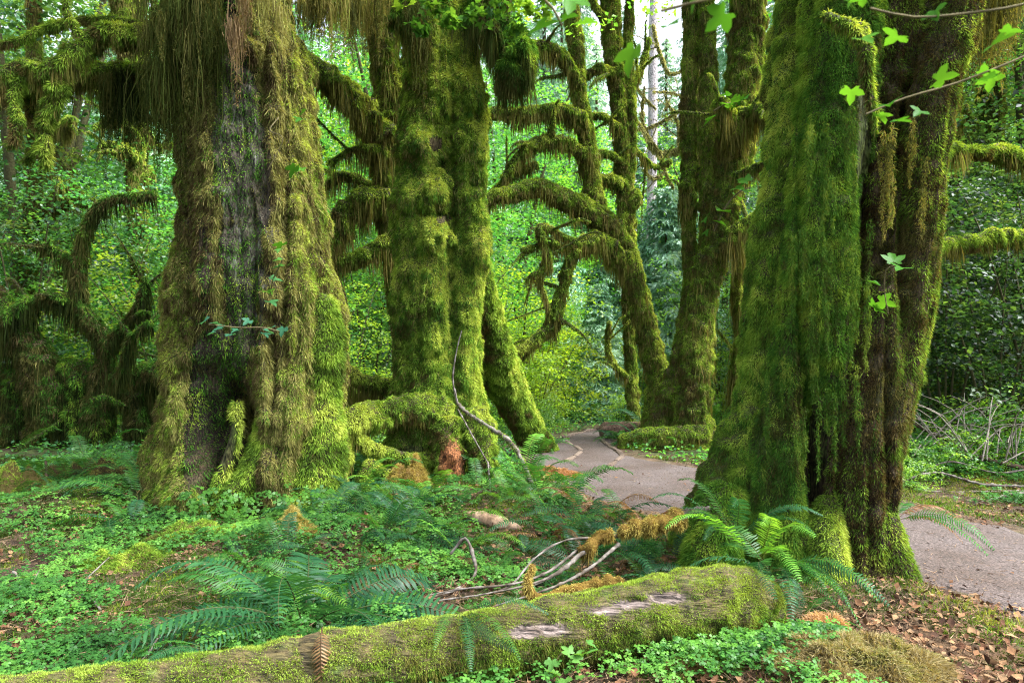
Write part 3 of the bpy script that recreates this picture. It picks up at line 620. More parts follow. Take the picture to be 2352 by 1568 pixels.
def ropes(A, rows, pal, seed=0):
    """feathery hanging ropes of moss: rows = (x, y, Y, length m, thickness m)"""
    for (x, y, Y, L, w) in rows:
        n = int(L / .010); t = np.linspace(0, 1, n); p0 = V(x, y, Y)
        q = np.stack([p0[0] + .02 * pn(np.stack([t * L * 6 + x, t * 0, t * 0], 1)), p0[1] + .02 * pn(np.stack([t * L * 6 + y, t * 0 + 4.5, t * 0], 1)), p0[2] - t * L], 1)
        q = np.repeat(q, 7, 0) + rng.normal(size=(n * 7, 3)) * w * .35 * np.repeat(1.1 - .7 * t, 7)[:, None]
        blades(A, q, rng.normal(size=q.shape) * .8 + [0, 0, -.9], rng.uniform(.012, .035, len(q)), .0055, ncol(q, pal, rng.normal() * .12, 3, 12, seed, .16), 2, .2)
rr_ = []
for (x, y0, n, l) in ((1960, 560, 5, .75), (1990, 640, 5, .7), (1930, 700, 6, .55), (2050, 330, 5, .8), (2070, 280, 4, .7), (2110, 300, 5, .5), (1975, 860, 5, .5), (1905, 860, 7, .55), (1855, 760, 9, .7), (1830, 520, 7, .7), (1900, 520, 9, .7), (1870, 300, 6, .6), (1950, 300, 7, .6), (1800, 900, 7, .6), (1760, 1040, 6, .4), (1840, 1000, 7, .5)):
    for k in range(int(n * .7)): rr_.append((x + rng.normal() * 16, y0 + rng.normal() * 50, 4.93 + rng.normal() * .03 + .25 * (x < 1820), l * rng.uniform(.4, 1.1), rng.uniform(.02, .05)))
ropes(A4, [q for q in rr_ if q[0] < 2010], [(.04, .05, .015), (.035, .09, .015), (.06, .12, .02), (.12, .17, .03)], 1); ropes(A4, [q for q in rr_ if q[0] >= 2010], P_HNG, 2)
curtain(A4, [V(2200, -120, 5.6), V(2260, -120, 5.8), V(2330, -130, 6.0)], 4200, .4, 1.0, .010, P_HNG, .09, 13, -.35)
curtain(A4, [V(2230, -40, 6.4), V(2300, -40, 6.5)], 1800, .2, .75, .010, P_BRN, .07, 14, -.1)
limb3 = [Vt([(2100, 370, 16, 6.2), (2170, 348, 14, 6.6), (2250, 350, 14, 6.8), (2305, 352, 17, 6.9), (2352, 375, 14, 6.9), (2430, 430, 10, 6.9)], step=.04, nth=20, n1=(.3, 3), n2=(.2, 9), seed=41),
         Vt([(2090, 570, 16, 6.4), (2160, 562, 14, 7.0), (2240, 556, 14, 7.2), (2300, 545, 17, 7.3), (2360, 548, 16, 7.4), (2450, 530, 14, 7.4)], step=.04, nth=20, n1=(.3, 3), n2=(.2, 9), seed=42),
         Vt([(1975, 60, 12, 4.7), (1990, 110, 13, 4.6), (1992, 180, 10, 4.6), (2003, 240, 8, 4.6), (2010, 300, 5, 4.6)], step=.02, nth=16, n1=(.3, 3), n2=(.2, 9), seed=43),
         Vt([(1900, 40, 12, 4.75), (1950, 60, 11, 4.65), (1980, 100, 9, 4.6)], step=.02, nth=16, n1=(.3, 3), n2=(.2, 9), seed=44)]
for i, b in enumerate(limb3):
    B = Acc(); tube_add(B, b, barkc(B_MOSS, i)); mk('limb', rel(B, o3), M_BARK, T3, True)
    fuzz(A, b, 18000, .035, .008, P_YEL, seed=i, bias=0, back=.6, facing=.3)
    strands(A4, b, 3000, .03, .3 if i < 2 else .12, .008, P_HNG, seed=i)
mk('moss', rel(A, o3), M_MOSS, T3); mk('hanging_moss', rel(A4, o3), M_HANG, T3)
crown_part(T3, overhead(.2, .6, 4.2, 7.8, 10.5, 40) - [0, 0, o3[2]], rng.uniform(.5, .9, 40), 60, .12, L_MID, o3)

# ------------------------------------------------------------------ mossy trees of the middle distance, drawn limb by limb
def mossy_tree(name, label, cat, trunk, limbs, Y=None, dens=9000, L=.055, Wd=.013, bias=0.0, hang=(1800, .08, .5), tr_hang=(500, .05, .35), crown=None, group=None, nthk=28, pal=P_YEL, hpal=P_HNG, hb=0.0, thin=1.0, twigs=4, tthin=.86):
    limbs = [[(q[0], q[1], q[2] * thin * (1.0 if k_ == 0 else .92), *q[3:]) for k_, q in enumerate(l_)] for l_ in limbs]
    trunk = [[(q[0], q[1], q[2] * tthin, *q[3:]) for q in l_] for l_ in trunk]
    tt = [Vt(q, Y, step=.05, nth=nthk + 12, n1=(.18, 2.2), n2=(.14, 6), stri=(.015, 8), seed=i * 3.1) for i, q in enumerate(trunk)]
    tb = [Vt(q, Y, step=.05, nth=nthk - 8, n1=(.3, 3), n2=(.25, 8), seed=40 + i * 2.7) for i, q in enumerate(limbs)]
    q = trunk[0][0]; o = V(q[0], q[1], q[3] if len(q) > 3 else Y)
    R_ = empty(name, o, label, cat, group)
    A = Acc()
    for i, t in enumerate(tt): tube_add(A, t, barkc(B_BRN if i % 2 else B_MOSS, i))
    mk('trunk', rel(A, o), M_BARK, R_, True)
    Am = Acc(); Ah = Acc()
    for i, t in enumerate(tt):
        fuzz(Am, t, dens, L, Wd, pal, seed=i, bias=bias - .05, back=.4, facing=.2); fuzz(Am, t, dens * .5, L * 1.3, Wd, P_BRN, seed=i + 5, bias=bias, back=.3, lean=(.4, 1, .4))
        strands(Ah, t, tr_hang[0], tr_hang[1], tr_hang[2], Wd, hpal, seed=i, under=.8, bias=hb)
    for i, t in enumerate(tb):
        A = Acc(); tube_add(A, t, barkc(B_MOSS, i))
        for _ in range(twigs):                     # small crooked side twigs, mossy too
            k_ = rng.integers(int(t['m'] * .25), t['m'] - 4); p0 = t['c'][k_]; d_ = nrm(t['T'][k_] * .5 + rng.normal(size=3) * [.6, .4, .5]); ln = rng.uniform(.3, .9); r0 = min(t['r'][k_] * .4, .035)
            kink = rng.normal(size=3) * .25 * ln
            tw = tube([p0, p0 + d_ * ln * .4 + kink * .5, p0 + d_ * ln * .75 + kink, p0 + d_ * ln + kink * 1.2 - [0, 0, .15 * ln]], [r0, r0 * .8, r0 * .55, r0 * .2], step=.06, nth=8, n1=(.3, 6), seed=_)
            tube_add(A, tw, barkc(B_MOSS, i)); fuzz(Am, tw, dens * .8, L * .8, Wd * .8, pal, seed=i, bias=bias, back=.8); strands(Ah, tw, hang[0] * .4, .03, hang[2] * .35, Wd * .7, hpal, seed=i, bias=hb)
        mk('limb', rel(A, o), M_BARK, R_, True)
        fuzz(Am, t, dens, L, Wd, pal, seed=i, bias=bias, back=.7, facing=.3)
        strands(Ah, t, hang[0], hang[1], hang[2], Wd, hpal, seed=i, bias=hb)
    mk('moss', rel(Am, o), M_MOSS, R_); mk('hanging_moss', rel(Ah, o), M_HANG, R_)
    if crown is not None:
        A = Acc(); sprays(A, crown[0] - o, crown[1], crown[2], crown[3], crown[4], shape=crown[5] if len(crown) > 5 else DIA); mk('crown', A, M_LEAF, R_)
    return R_
def vbox(n, x0, x1, y0, y1, Y0, Y1):
    x = rng.uniform(x0, x1, n); y = rng.uniform(y0, y1, n); Y = rng.uniform(Y0, Y1, n)
    return np.stack([(x - 1176) / FV * Y, Y, CAM_Z - (y - 815) / FV * Y], 1)

mossy_tree('maple_tree', 'dark mossy maple between the two big trees, its limbs arching left under curtains of moss', 'tree',
    [[(965, 1030, 44, 10.6), (950, 850, 40, 10.6), (930, 700, 38, 10.6), (905, 560, 36, 10.6), (890, 440, 38, 10.6), (886, 350, 40, 10.6), (895, 250, 36, 10.6), (882, 120, 38, 10.6), (868, 0, 38, 10.6), (860, -200, 36, 10.6), (850, -500, 28, 10.6)]],
    [[(888, 340, 34, 10.5), (850, 282, 34, 10.3), (800, 220, 32, 10.1), (750, 178, 30, 9.9), (700, 150, 28, 9.8), (620, 130, 22, 9.7)],
     [(895, 480, 26, 10.5), (865, 455, 28, 10.4), (815, 475, 30, 10.3), (778, 520, 30, 10.2), (755, 580, 24, 10.1), (740, 640, 16, 10.0)],
     [(905, 560, 20, 10.4), (860, 572, 18, 10.3), (820, 598, 16, 10.2), (780, 600, 13, 10.1), (740, 620, 10, 10)],
     [(892, 360, 12, 10.4), (860, 340, 9, 10.2), (810, 345, 7, 10.2), (760, 372, 5, 10.2)],
     [(880, 450, 10, 10.8), (840, 420, 10, 11), (790, 402, 9, 11), (750, 425, 8, 11)],
     [(940, 880, 18, 10.2), (890, 885, 18, 10), (840, 878, 20, 9.9), (790, 850, 14, 9.8), (760, 810, 10, 9.8)],
     [(900, 200, 16, 10.5), (930, 140, 12, 10.6), (960, 60, 10, 10.6)], [(885, 60, 14, 10.6), (830, 20, 14, 10.4), (770, -40, 12, 10.2)],
     [(865, 900, 12, 11.5), (800, 905, 14, 11.6), (760, 930, 12, 11.6)]],
    twigs=1, dens=11000, L=.04, Wd=.011, hang=(1900, .1, .65), tr_hang=(500, .08, .45), bias=.0, hb=.0, crown=(vbox(70, 760, 1240, -700, -30, 9, 12), .6, 50, .10, L_BRT))

mossy_tree('maple_tree', 'leaning mossy maple whose arched limb carries a long fringe of moss beside the path', 'tree',
    [[(1510, 1060, 44, 13.2), (1507, 940, 36, 13.2), (1512, 880, 34, 13.2), (1497, 800, 33, 13.2), (1472, 700, 31, 13.2), (1452, 620, 31, 13.2), (1428, 560, 34, 13.2), (1396, 515, 35, 13.1), (1345, 482, 32, 12.9), (1290, 452, 30, 12.7), (1238, 432, 28, 12.5), (1190, 440, 24, 12.3), (1135, 452, 20, 12.1), (1080, 480, 14, 11.9)],
     [(1372, 500, 32, 13.1), (1358, 400, 27, 13.1), (1345, 300, 25, 13.1), (1328, 200, 23, 13.1), (1322, 100, 22, 13.1), (1312, 0, 20, 13.1), (1305, -200, 16, 13.1)]],
    [[(1430, 600, 22, 13.1), (1390, 560, 19, 12.9), (1345, 553, 17, 12.7), (1312, 590, 14, 12.6), (1296, 650, 13, 12.6), (1276, 710, 13, 12.6), (1266, 748, 16, 12.6), (1225, 785, 12, 12.5), (1172, 812, 8, 12.4)],
     [(1345, 300, 18, 13.0), (1310, 260, 16, 12.8), (1260, 250, 16, 12.7), (1200, 262, 14, 12.6), (1120, 258, 12, 12.5)],
     [(1350, 360, 16, 13.0), (1290, 325, 14, 12.8), (1230, 330, 14, 12.7), (1190, 365, 12, 12.6), (1160, 410, 10, 12.5)],
     [(1335, 200, 12, 13.0), (1290, 130, 14, 12.9), (1240, 110, 16, 12.8), (1190, 120, 14, 12.7)],
     [(1265, 745, 7, 12.6), (1255, 690, 5, 12.5), (1240, 640, 4, 12.4), (1250, 590, 3, 12.4)], [(1350, 555, 8, 12.7), (1290, 570, 7, 12.5), (1250, 560, 6, 12.4), (1200, 575, 5, 12.3)],
     [(1325, 560, 8, 12.6), (1240, 520, 8, 12.3), (1260, 600, 7, 12.3), (1210, 640, 4, 12.2)], [(1230, 380, 8, 12.9), (1180, 400, 7, 12.8), (1130, 440, 6, 12.7)]],
    tthin=.72, dens=9000, L=.04, Wd=.012, bias=.06, hang=(2400, .08, .45), tr_hang=(500, .08, .5), crown=(vbox(40, 1180, 1450, -600, 60, 11.5, 15), .45, 50, .10, L_BRT))
mossy_tree('maple_tree', 'slender upright mossy maple pair of stems standing left of the leaning trunk', 'tree',
    [[(1455, 1010, 18, 14.7), (1452, 900, 16, 14.7), (1447, 780, 16, 14.7), (1442, 600, 20, 14.7), (1437, 500, 22, 14.7), (1430, 400, 20, 14.7), (1427, 300, 20, 14.7), (1417, 200, 22, 14.7), (1407, 100, 24, 14.7), (1402, 0, 24, 14.7), (1395, -250, 20, 14.7)],
     [(1440, 470, 12, 14.7), (1448, 380, 12, 14.7), (1450, 250, 12, 14.7), (1442, 120, 12, 14.7), (1446, 0, 11, 14.7), (1440, -200, 9, 14.7)],
     [(1452, 470, 14, 14.6), (1460, 458, 16, 14.6), (1458, 440, 10, 14.6)]],
    [[(1428, 420, 12, 14.6), (1395, 412, 13, 14.5), (1365, 418, 12, 14.6)], [(1425, 300, 8, 14.6), (1390, 270, 8, 14.5), (1350, 262, 7, 14.5)],
     [(1450, 200, 7, 14.7), (1475, 150, 7, 14.9), (1490, 90, 5, 15.0)], [(1415, 170, 10, 14.6), (1380, 160, 12, 14.5), (1340, 175, 10, 14.5)],
     [(1430, 370, 7, 14.6), (1380, 350, 7, 14.4), (1340, 380, 6, 14.4)], [(1450, 875, 7, 14.6), (1415, 840, 6, 14.4), (1395, 790, 5, 14.4), (1400, 740, 4, 14.3)],
     [(1405, 60, 9, 14.6), (1370, 20, 8, 14.5), (1350, -40, 8, 14.5)], [(1448, 330, 5, 14.7), (1500, 380, 5, 15.1), (1540, 370, 4, 15.2)]],
    dens=9000, L=.04, Wd=.014, bias=.06, hang=(1800, .05, .4), tr_hang=(600, .05, .35), tthin=.8, crown=(vbox(40, 1350, 1570, -600, 40, 12.5, 16), .4, 50, .09, L_BRT))
mossy_tree('maple_tree', 'clump of mossy stems with a spreading root mound beyond the path', 'tree',
    [[(1592, 1040, 66, 12.3), (1590, 970, 50, 12.3), (1594, 880, 40, 12.3), (1602, 780, 36, 12.3), (1622, 640, 36, 12.3), (1642, 560, 36, 12.3), (1668, 440, 38, 12.3), (1690, 340, 42, 12.3), (1705, 220, 42, 12.3), (1712, 100, 42, 12.3), (1715, 0, 44, 12.3), (1715, -300, 36, 12.3)],
     [(1500, 1000, 26, 12.6), (1528, 930, 26, 12.6), (1558, 840, 26, 12.6), (1582, 700, 22, 12.6), (1600, 600, 20, 12.6)],
     [(1580, 900, 16, 12.7), (1586, 700, 17, 12.7), (1583, 560, 17, 12.7), (1583, 450, 17, 12.7), (1582, 350, 20, 12.7), (1580, 250, 18, 12.7), (1588, 120, 20, 12.7), (1588, 0, 20, 12.7), (1588, -300, 16, 12.7)],
     [(1620, 760, 20, 12.5), (1628, 600, 22, 12.5), (1628, 450, 22, 12.5), (1626, 300, 20, 12.5), (1626, 150, 20, 12.5), (1622, 0, 20, 12.5), (1620, -300, 16, 12.5)],
     [(1600, 1000, 34, 12.0), (1540, 1002, 26, 11.8), (1480, 1002, 20, 11.9), (1430, 1012, 14, 12.0)]],
    [[(1700, 262, 16, 12), (1760, 262, 20, 11.5), (1830, 258, 18, 11)], [(1690, 402, 10, 12), (1750, 380, 10, 11.8), (1820, 370, 10, 11.6)],
     [(1650, 580, 16, 12.1), (1695, 530, 18, 12), (1745, 500, 18, 12), (1800, 480, 16, 12)], [(1690, 300, 22, 12), (1664, 262, 24, 11.9), (1655, 235, 18, 11.8)],
     [(1690, 990, 15, 13.5), (1692, 850, 13, 13.4), (1702, 760, 12, 13.3), (1692, 660, 11, 13.2), (1700, 560, 10, 13)], [(1585, 470, 18, 12.6), (1578, 420, 16, 12.6), (1590, 380, 12, 12.6)]],
    dens=12000, L=.035, Wd=.011, bias=.06, hang=(2400, .1, .8), tr_hang=(450, .06, .4), hb=.05, crown=(vbox(40, 1480, 1900, -700, -10, 11, 14.5), .55, 50, .10, L_BRT))
mossy_tree('maple_tree', 'pale golden mossy maple with crooked bare limbs in the bright gap above the path', 'tree',
    [[(1640, 960, 10, 19), (1630, 700, 10, 19), (1620, 500, 10, 19), (1605, 350, 11, 19), (1600, 100, 9, 19), (1590, -100, 7, 19)]],
    [[(1605, 330, 9, 19), (1560, 348, 10, 19), (1510, 350, 11, 19), (1490, 320, 8, 19), (1475, 270, 6, 19), (1480, 200, 4, 19)], [(1512, 350, 7, 19), (1470, 290, 6, 18.8), (1440, 240, 5, 18.6)],
     [(1600, 220, 6, 19), (1560, 255, 5, 19), (1500, 290, 5, 19), (1460, 300, 4, 19)], [(1590, 150, 5, 19), (1540, 170, 5, 19), (1515, 120, 6, 18.8), (1500, 60, 5, 18.8)],
     [(1515, 350, 6, 18.8), (1530, 400, 5, 18.7), (1545, 430, 4, 18.6)], [(1505, 250, 4, 19), (1485, 230, 4, 19), (1455, 190, 3, 19)], [(1560, 345, 5, 18.9), (1555, 280, 4, 18.8), (1530, 230, 4, 18.7)],
     [(1600, 270, 4, 19), (1560, 220, 4, 18.8), (1500, 210, 3, 18.6)], [(1528, 395, 4, 18.7), (1500, 410, 4, 18.6), (1480, 390, 3, 18.6)]],
    dens=5000, L=.05, Wd=.014, thin=.6, pal=P_PAL, hang=(700, .05, .22), tr_hang=(300, .05, .2), bias=.1, hpal=P_PAL, nthk=20)
mossy_tree('maple_tree', 'low arching mossy maple with crooked stems over a dark moss-hung trunk', 'tree',
    [[(215, 1060, 36, 12), (225, 950, 33, 12), (235, 870, 24, 12), (245, 790, 20, 12), (185, 690, 17, 12), (186, 560, 12, 12), (215, 490, 11, 12), (262, 456, 8, 12), (355, 445, 5, 12)],
     [(90, 1060, 50, 12), (112, 950, 42, 12), (100, 870, 44, 12), (60, 780, 38, 12), (5, 700, 30, 12), (-80, 620, 28, 12)],
     [(-80, 900, 36, 12.2), (40, 868, 38, 12.2), (150, 850, 34, 12.2), (260, 868, 30, 12.1), (390, 850, 26, 12)]],
    [[(245, 800, 14, 12), (290, 742, 11, 11.9), (320, 700, 8, 11.8), (335, 640, 6, 11.8)], [(190, 700, 11, 12), (120, 682, 12, 11.9), (55, 700, 13, 11.8), (10, 745, 12, 11.7)],
     [(180, 610, 8, 12), (140, 580, 6, 12), (90, 560, 5, 11.9)], [(300, 860, 22, 12), (315, 950, 24, 12), (320, 1050, 26, 12)], [(180, 860, 16, 12), (175, 950, 20, 12), (182, 1050, 22, 12)], [(25, 880, 16, 12), (30, 960, 18, 12), (20, 1050, 24, 12)],
     [(280, 860, 8, 11.7), (300, 780, 7, 11.6), (345, 740, 5, 11.5)], [(355, 870, 20, 12.2), (362, 960, 20, 12.2), (365, 1050, 24, 12.2)]],
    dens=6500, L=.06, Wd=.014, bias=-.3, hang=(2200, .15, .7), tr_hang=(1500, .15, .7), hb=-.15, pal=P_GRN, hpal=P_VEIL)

# ------------------------------------------------------------------ understorey and far trees: one of each kind, then copies
def bush(h, w, nsp, nl, size, pal, seed, trunk_n=5, stemr=.03, shape=DIA, low=.15, srad=(.3, .65), bias=0.0, mat=None, label='', group='vine maples of the understorey', cat='shrub', name='vine_maple'):
    A = Acc(); As = Acc(); ctr = []
    tops = []
    for i in range(trunk_n):
        a = 2 * pi * (i + rng.random() * .6) / trunk_n; r = w * rng.uniform(.35, .9); hh = h * rng.uniform(.6, 1)
        P = np.array([[cos(a) * .1, sin(a) * .1, -.15], [cos(a) * r * .25, sin(a) * r * .25, hh * .35], [cos(a) * r * .6, sin(a) * r * .6, hh * .75], [cos(a) * r, sin(a) * r, hh]])
        t = tube(P, [stemr, stemr * .8, stemr * .5, stemr * .2], step=.3, nth=6, n1=(.2, 2)); tube_add(As, t, (.05, .05, .02)); tops.append(catmull(P, 6))
    tops = np.concatenate(tops)
    k = rng.integers(0, len(tops), nsp); c = tops[k] + rng.normal(size=(nsp, 3)) * [w * .3, w * .3, h * .1]
    u = rng.random(nsp) < .5
    a = rng.random(nsp) * 2 * pi; r = np.sqrt(rng.random(nsp)) * w; z = h * (low + (1 - low) * rng.random(nsp)); 
    c2 = np.stack([np.cos(a) * r, np.sin(a) * r, z * (1 - .35 * (r / w) ** 2)], 1); c[u] = c2[u]
    c = c[c[:, 2] > h * low * .6]
    sprays(A, c, rng.uniform(srad[0], srad[1], len(c)), nl, size, pal, seed=seed, bias=bias, shape=shape)
    R_ = empty(name, (0, 0, 0), label, cat, group)
    mk('stems', As, M_TWIG, R_, True); mk('foliage', A, mat or M_LEAF, R_)
    return R_
def conifer(h, w, n, pal, seed, label, group, name='spruce_tree', low=.1, bark=B_BRN, nb=9):
    R_ = empty(name, (0, 0, 0), label, 'tree', group)
    A = Acc(); t = tube([[0, 0, -.3], [0, 0, h * .5], [0, 0, h]], [h * .014, h * .009, h * .002], step=.6, nth=10); tube_add(A, t, barkc(bark, seed, .2)); mk('trunk', A, M_BARK, R_, True)
    A = Acc(); P = []; D = []; L = []; Wd = []
    for i in range(n):
        f = (i + rng.random()) / n; z = h * (low + (1 - low) * f); bl = w * (1 - f) ** .8 * rng.uniform(.6, 1.1) + .15
        a = i * 2.4 + rng.normal() * .4; dx, dy = cos(a), sin(a); droop = rng.uniform(.15, .45)
        s = np.linspace(.12, 1, max(6, int(bl * nb))); 
        px, py, pz = dx * bl * s, dy * bl * s, z + bl * (.12 * s - droop * s * s)
        for side in (-1, 1):
            m = len(s); P.append(np.stack([px, py, pz], 1)); w_ = (1.05 - s) * bl * .45 + .12
            sx, sy = -dy * side, dx * side
            D.append(np.stack([sx * .8 + dx * .6 + rng.normal(size=m) * .15, sy * .8 + dy * .6 + rng.normal(size=m) * .15, -.25 + rng.normal(size=m) * .25], 1)); L.append(w_ * rng.uniform(.7, 1.2, m))
    P = np.concatenate(P); D = nrm(np.concatenate(D)); L = np.concatenate(L)
    # each branchlet carries rows of needle tufts
    K = 7; t_ = np.linspace(0.05, .95, K)
    q = (P[:, None] + D[:, None] * (L[:, None] * t_[None])[..., None]); q[..., 2] -= .25 * (t_ ** 2)[None] * L[:, None]
    q = q.reshape(-1, 3); dd = np.repeat(D, K, 0) + rng.normal(size=(len(q), 3)) * .55 + [0, 0, -.25]
    blades(A, q, dd, np.repeat(L, K) * .28 + .05, .035 + h * .0014, ncol(q, pal, 0, .4, 2, seed), 2, .2, 1.2)
    mk('crown', A, M_NEEDLE, R_); return R_

vm = [bush(4.6, 2.3, 150, 44, .085, L_BRT, 1, bias=.1), bush(5.4, 2.6, 165, 44, .09, L_MID, 2, bias=.1), bush(3.4, 2.0, 130, 42, .08, L_LIM, 3, bias=.1, low=.1), bush(6.2, 2.8, 170, 46, .09, L_MID, 4, bias=-.05, low=.3)]
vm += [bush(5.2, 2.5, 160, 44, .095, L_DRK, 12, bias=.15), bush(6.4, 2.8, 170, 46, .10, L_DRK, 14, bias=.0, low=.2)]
tallm = [bush(13, 4.2, 340, 48, .14, L_BRT, 6, trunk_n=4, stemr=.14, low=.3, srad=(.6, 1.2), group='tall maples closing the view', cat='tree', name='maple_tree'),
         bush(15, 4.6, 360, 48, .14, L_MID, 7, trunk_n=3, stemr=.16, low=.25, srad=(.6, 1.2), bias=.1, group='tall maples closing the view', cat='tree', name='maple_tree'),
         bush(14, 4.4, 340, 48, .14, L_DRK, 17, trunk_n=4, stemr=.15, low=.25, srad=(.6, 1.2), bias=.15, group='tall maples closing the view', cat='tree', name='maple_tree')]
GF = 'spruces standing far back in the forest'
fir = [conifer(27, 4.2, 210, L_BLU, 1, '', GF, low=.08), conifer(22, 3.6, 190, L_BLU, 2, '', GF, low=.05)]
young = conifer(4.6, 1.5, 120, L_BLU, 3, 'young blue-green spruce growing past the end of the path', 'young spruces beyond the path', name='young_spruce', low=.02, nb=16)
lowb = [bush(1.3, .9, 60, 36, .06, L_BRT, 8, trunk_n=6, stemr=.01, low=.1, srad=(.15, .3), bias=.25, group='low bushes on the forest floor', name='low_bush', mat=M_LOW),
        bush(1.0, .9, 55, 36, .055, L_MID, 9, trunk_n=6, stemr=.01, low=.1, srad=(.15, .3), bias=.1, group='low bushes on the forest floor', name='low_bush', mat=M_LOW)]
used = set()
def place(protos, i, x, y, s=1.0, label=None, zs=1.0):
    p = protos[i]; loc = (x, y, gz(x, y) - .03); rz = rng.random() * 6.28; sc = (s, s, s * zs)
    if id(p) not in used:
        used.add(id(p)); p.location = loc; p.rotation_euler = (0, 0, rz); p.scale = sc; p['label'] = label or p['label']; return p
    return copy_tree(p, loc, rz, sc, label)
LB = 'leafy vine maple, one of the many filling the forest behind the big trunks'
LT = 'tall leafy maple in the crowd that closes the view behind the trunks'
LF = 'tall blue-green spruce in the crowd far back between the trunks'
LL = 'small bright leafy bush among the many on the forest floor'
def XV(x, Y): return (x - 1176) / FV * Y
# left side, seen between the frame edge and the great left tree
for (x, Y, k, s) in [(60, 14.5, 3, 1), (250, 15.5, 1, .95), (380, 14.2, 0, .9), (-60, 16.5, 1, 1.1), (150, 18, 0, 1.1), (320, 19, 3, 1.1), (20, 21, 0, 1.3), (430, 18, 1, 1.1), (220, 23, 0, 1.3), (-180, 15, 3, 1), (-250, 19, 1, 1.2), (100, 26, 3, 1.4), (380, 26, 1, 1.3),
                     (700, 15.5, 1, .9), (790, 14.0, 0, .75), (850, 18, 3, 1.0), (740, 20, 0, 1.2), (900, 23, 0, 1.2), (1000, 17, 1, 1), (600, 18, 0, 1), (520, 16, 3, 1), (620, 24, 1, 1.2),
                     (1150, 16.5, 2, .95), (1215, 19, 0, .85), (1120, 21, 0, 1.1), (1290, 23, 2, 1.0), (1260, 17.5, 2, .75), (1400, 20, 2, .7), (1190, 18, 2, 1.2), (1350, 22, 2, .9), (1060, 24, 1, 1.2),
                     (1235, 15.6, 2, .55), (1560, 19, 2, .5), (1665, 15.5, 2, .7), (1650, 19, 0, .9), (1780, 19, 1, .8),
                     (1850, 16, 1, 1), (1960, 15, 0, 1), (2060, 13.5, 3, .9), (2170, 11.5, 1, .8), (2290, 10.5, 3, .8), (2400, 10.8, 1, .9), (2230, 14, 3, 1), (2360, 14.5, 1, 1), (2130, 17, 1, 1.1), (2300, 19, 0, 1.2), (2450, 17, 3, 1.2), (2040, 21, 3, 1.3), (2560, 14, 1, 1.1), (2200, 23, 1, 1.3)]:
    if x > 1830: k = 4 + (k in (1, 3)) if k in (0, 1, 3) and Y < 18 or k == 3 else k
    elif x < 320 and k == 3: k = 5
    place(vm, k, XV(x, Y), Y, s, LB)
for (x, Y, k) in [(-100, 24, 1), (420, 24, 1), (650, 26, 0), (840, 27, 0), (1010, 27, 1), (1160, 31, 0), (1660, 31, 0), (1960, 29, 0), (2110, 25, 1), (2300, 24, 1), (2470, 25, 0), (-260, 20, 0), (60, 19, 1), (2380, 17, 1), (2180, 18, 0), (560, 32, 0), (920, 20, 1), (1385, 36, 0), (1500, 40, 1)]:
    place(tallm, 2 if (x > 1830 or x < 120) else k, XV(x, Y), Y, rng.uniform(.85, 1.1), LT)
for (x, Y, k) in [(-150, 36, 0), (50, 40, 0), (220, 34, 1), (300, 29, 1), (400, 42, 0), (560, 38, 0), (700, 44, 0), (840, 38, 0), (960, 45, 0), (1060, 36, 0), (1180, 42, 0), (1290, 40, 2), (1370, 46, 2), (1440, 38, 2), (1530, 42, 2), (1590, 40, 2), (1330, 52, 0), (1700, 38, 0), (1800, 44, 0), (1900, 36, 1), (2020, 42, 0), (2140, 36, 0), (2260, 44, 0), (2380, 35, 1), (2500, 40, 0), (1250, 54, 0)]:
    place(fir, min(k, 1), XV(x, Y), Y, rng.uniform(.86, .96) if k == 2 else rng.uniform(.9, 1.15), LF)
yg = [young]
for (x, Y, s) in [(1375, 18.5, .78), (1530, 21, 1.45), (1475, 24, 1.1), (1290, 24, 1.3), (1575, 23, 1.4), (1420, 30, 1.5), (340, 25, 1.8)]:
    place(yg, 0, XV(x, Y), Y, s, 'young blue-green spruce in the bright gap beyond the path')
for (x, Y, k, s) in [(1240, 14.5, 0, .7), (1290, 16.8, 1, .8), (1330, 18, 0, .9), (1210, 13.2, 0, .8), (1420, 17, 0, .7), (1470, 18, 1, .8), (1540, 17, 0, .8), (1650, 14.5, 0, .9), (1170, 14, 1, .9), (1130, 15, 0, 1),
                     (2150, 9.0, 0, .55), (2215, 9.5, 0, .6), (2110, 9.6, 1, .7), (2345, 9.8, 0, .6), (2090, 8.4, 0, .4), (2420, 9.2, 1, .6), (2170, 10, 1, 1), (2260, 10.2, 0, 1),
                     (870, 12.5, 0, .8), (760, 13, 1, .9), (60, 13.5, 1, .8), (330, 14, 0, .8), (250, 10, 1, .45), (430, 13, 0, 1), (1380, 20, 0, 1), (700, 13, 0, .9)]:
    place(lowb, k, XV(x, Y), Y, s, LL)
# pale straight trunk in the gap
tp = tube([V(1494, 900, 26), V(1496, 600, 26), V(1498, 400, 26), V(1500, 100, 26), V(1502, -100, 26)], [.22, .2, .18, .16, .13], step=.4, nth=14)
A = Acc(); tube_add(A, tp, barkc([(.28, .26, .27), (.42, .38, .40), (.34, .31, .33), (.2, .19, .18)], 3)); o_ = V(1494, 900, 26)
R_ = empty('spruce_tree', o_, 'pale straight bare trunk standing in the bright gap above the path', 'tree'); mk('trunk', rel(A, o_), M_BARK, R_, True)

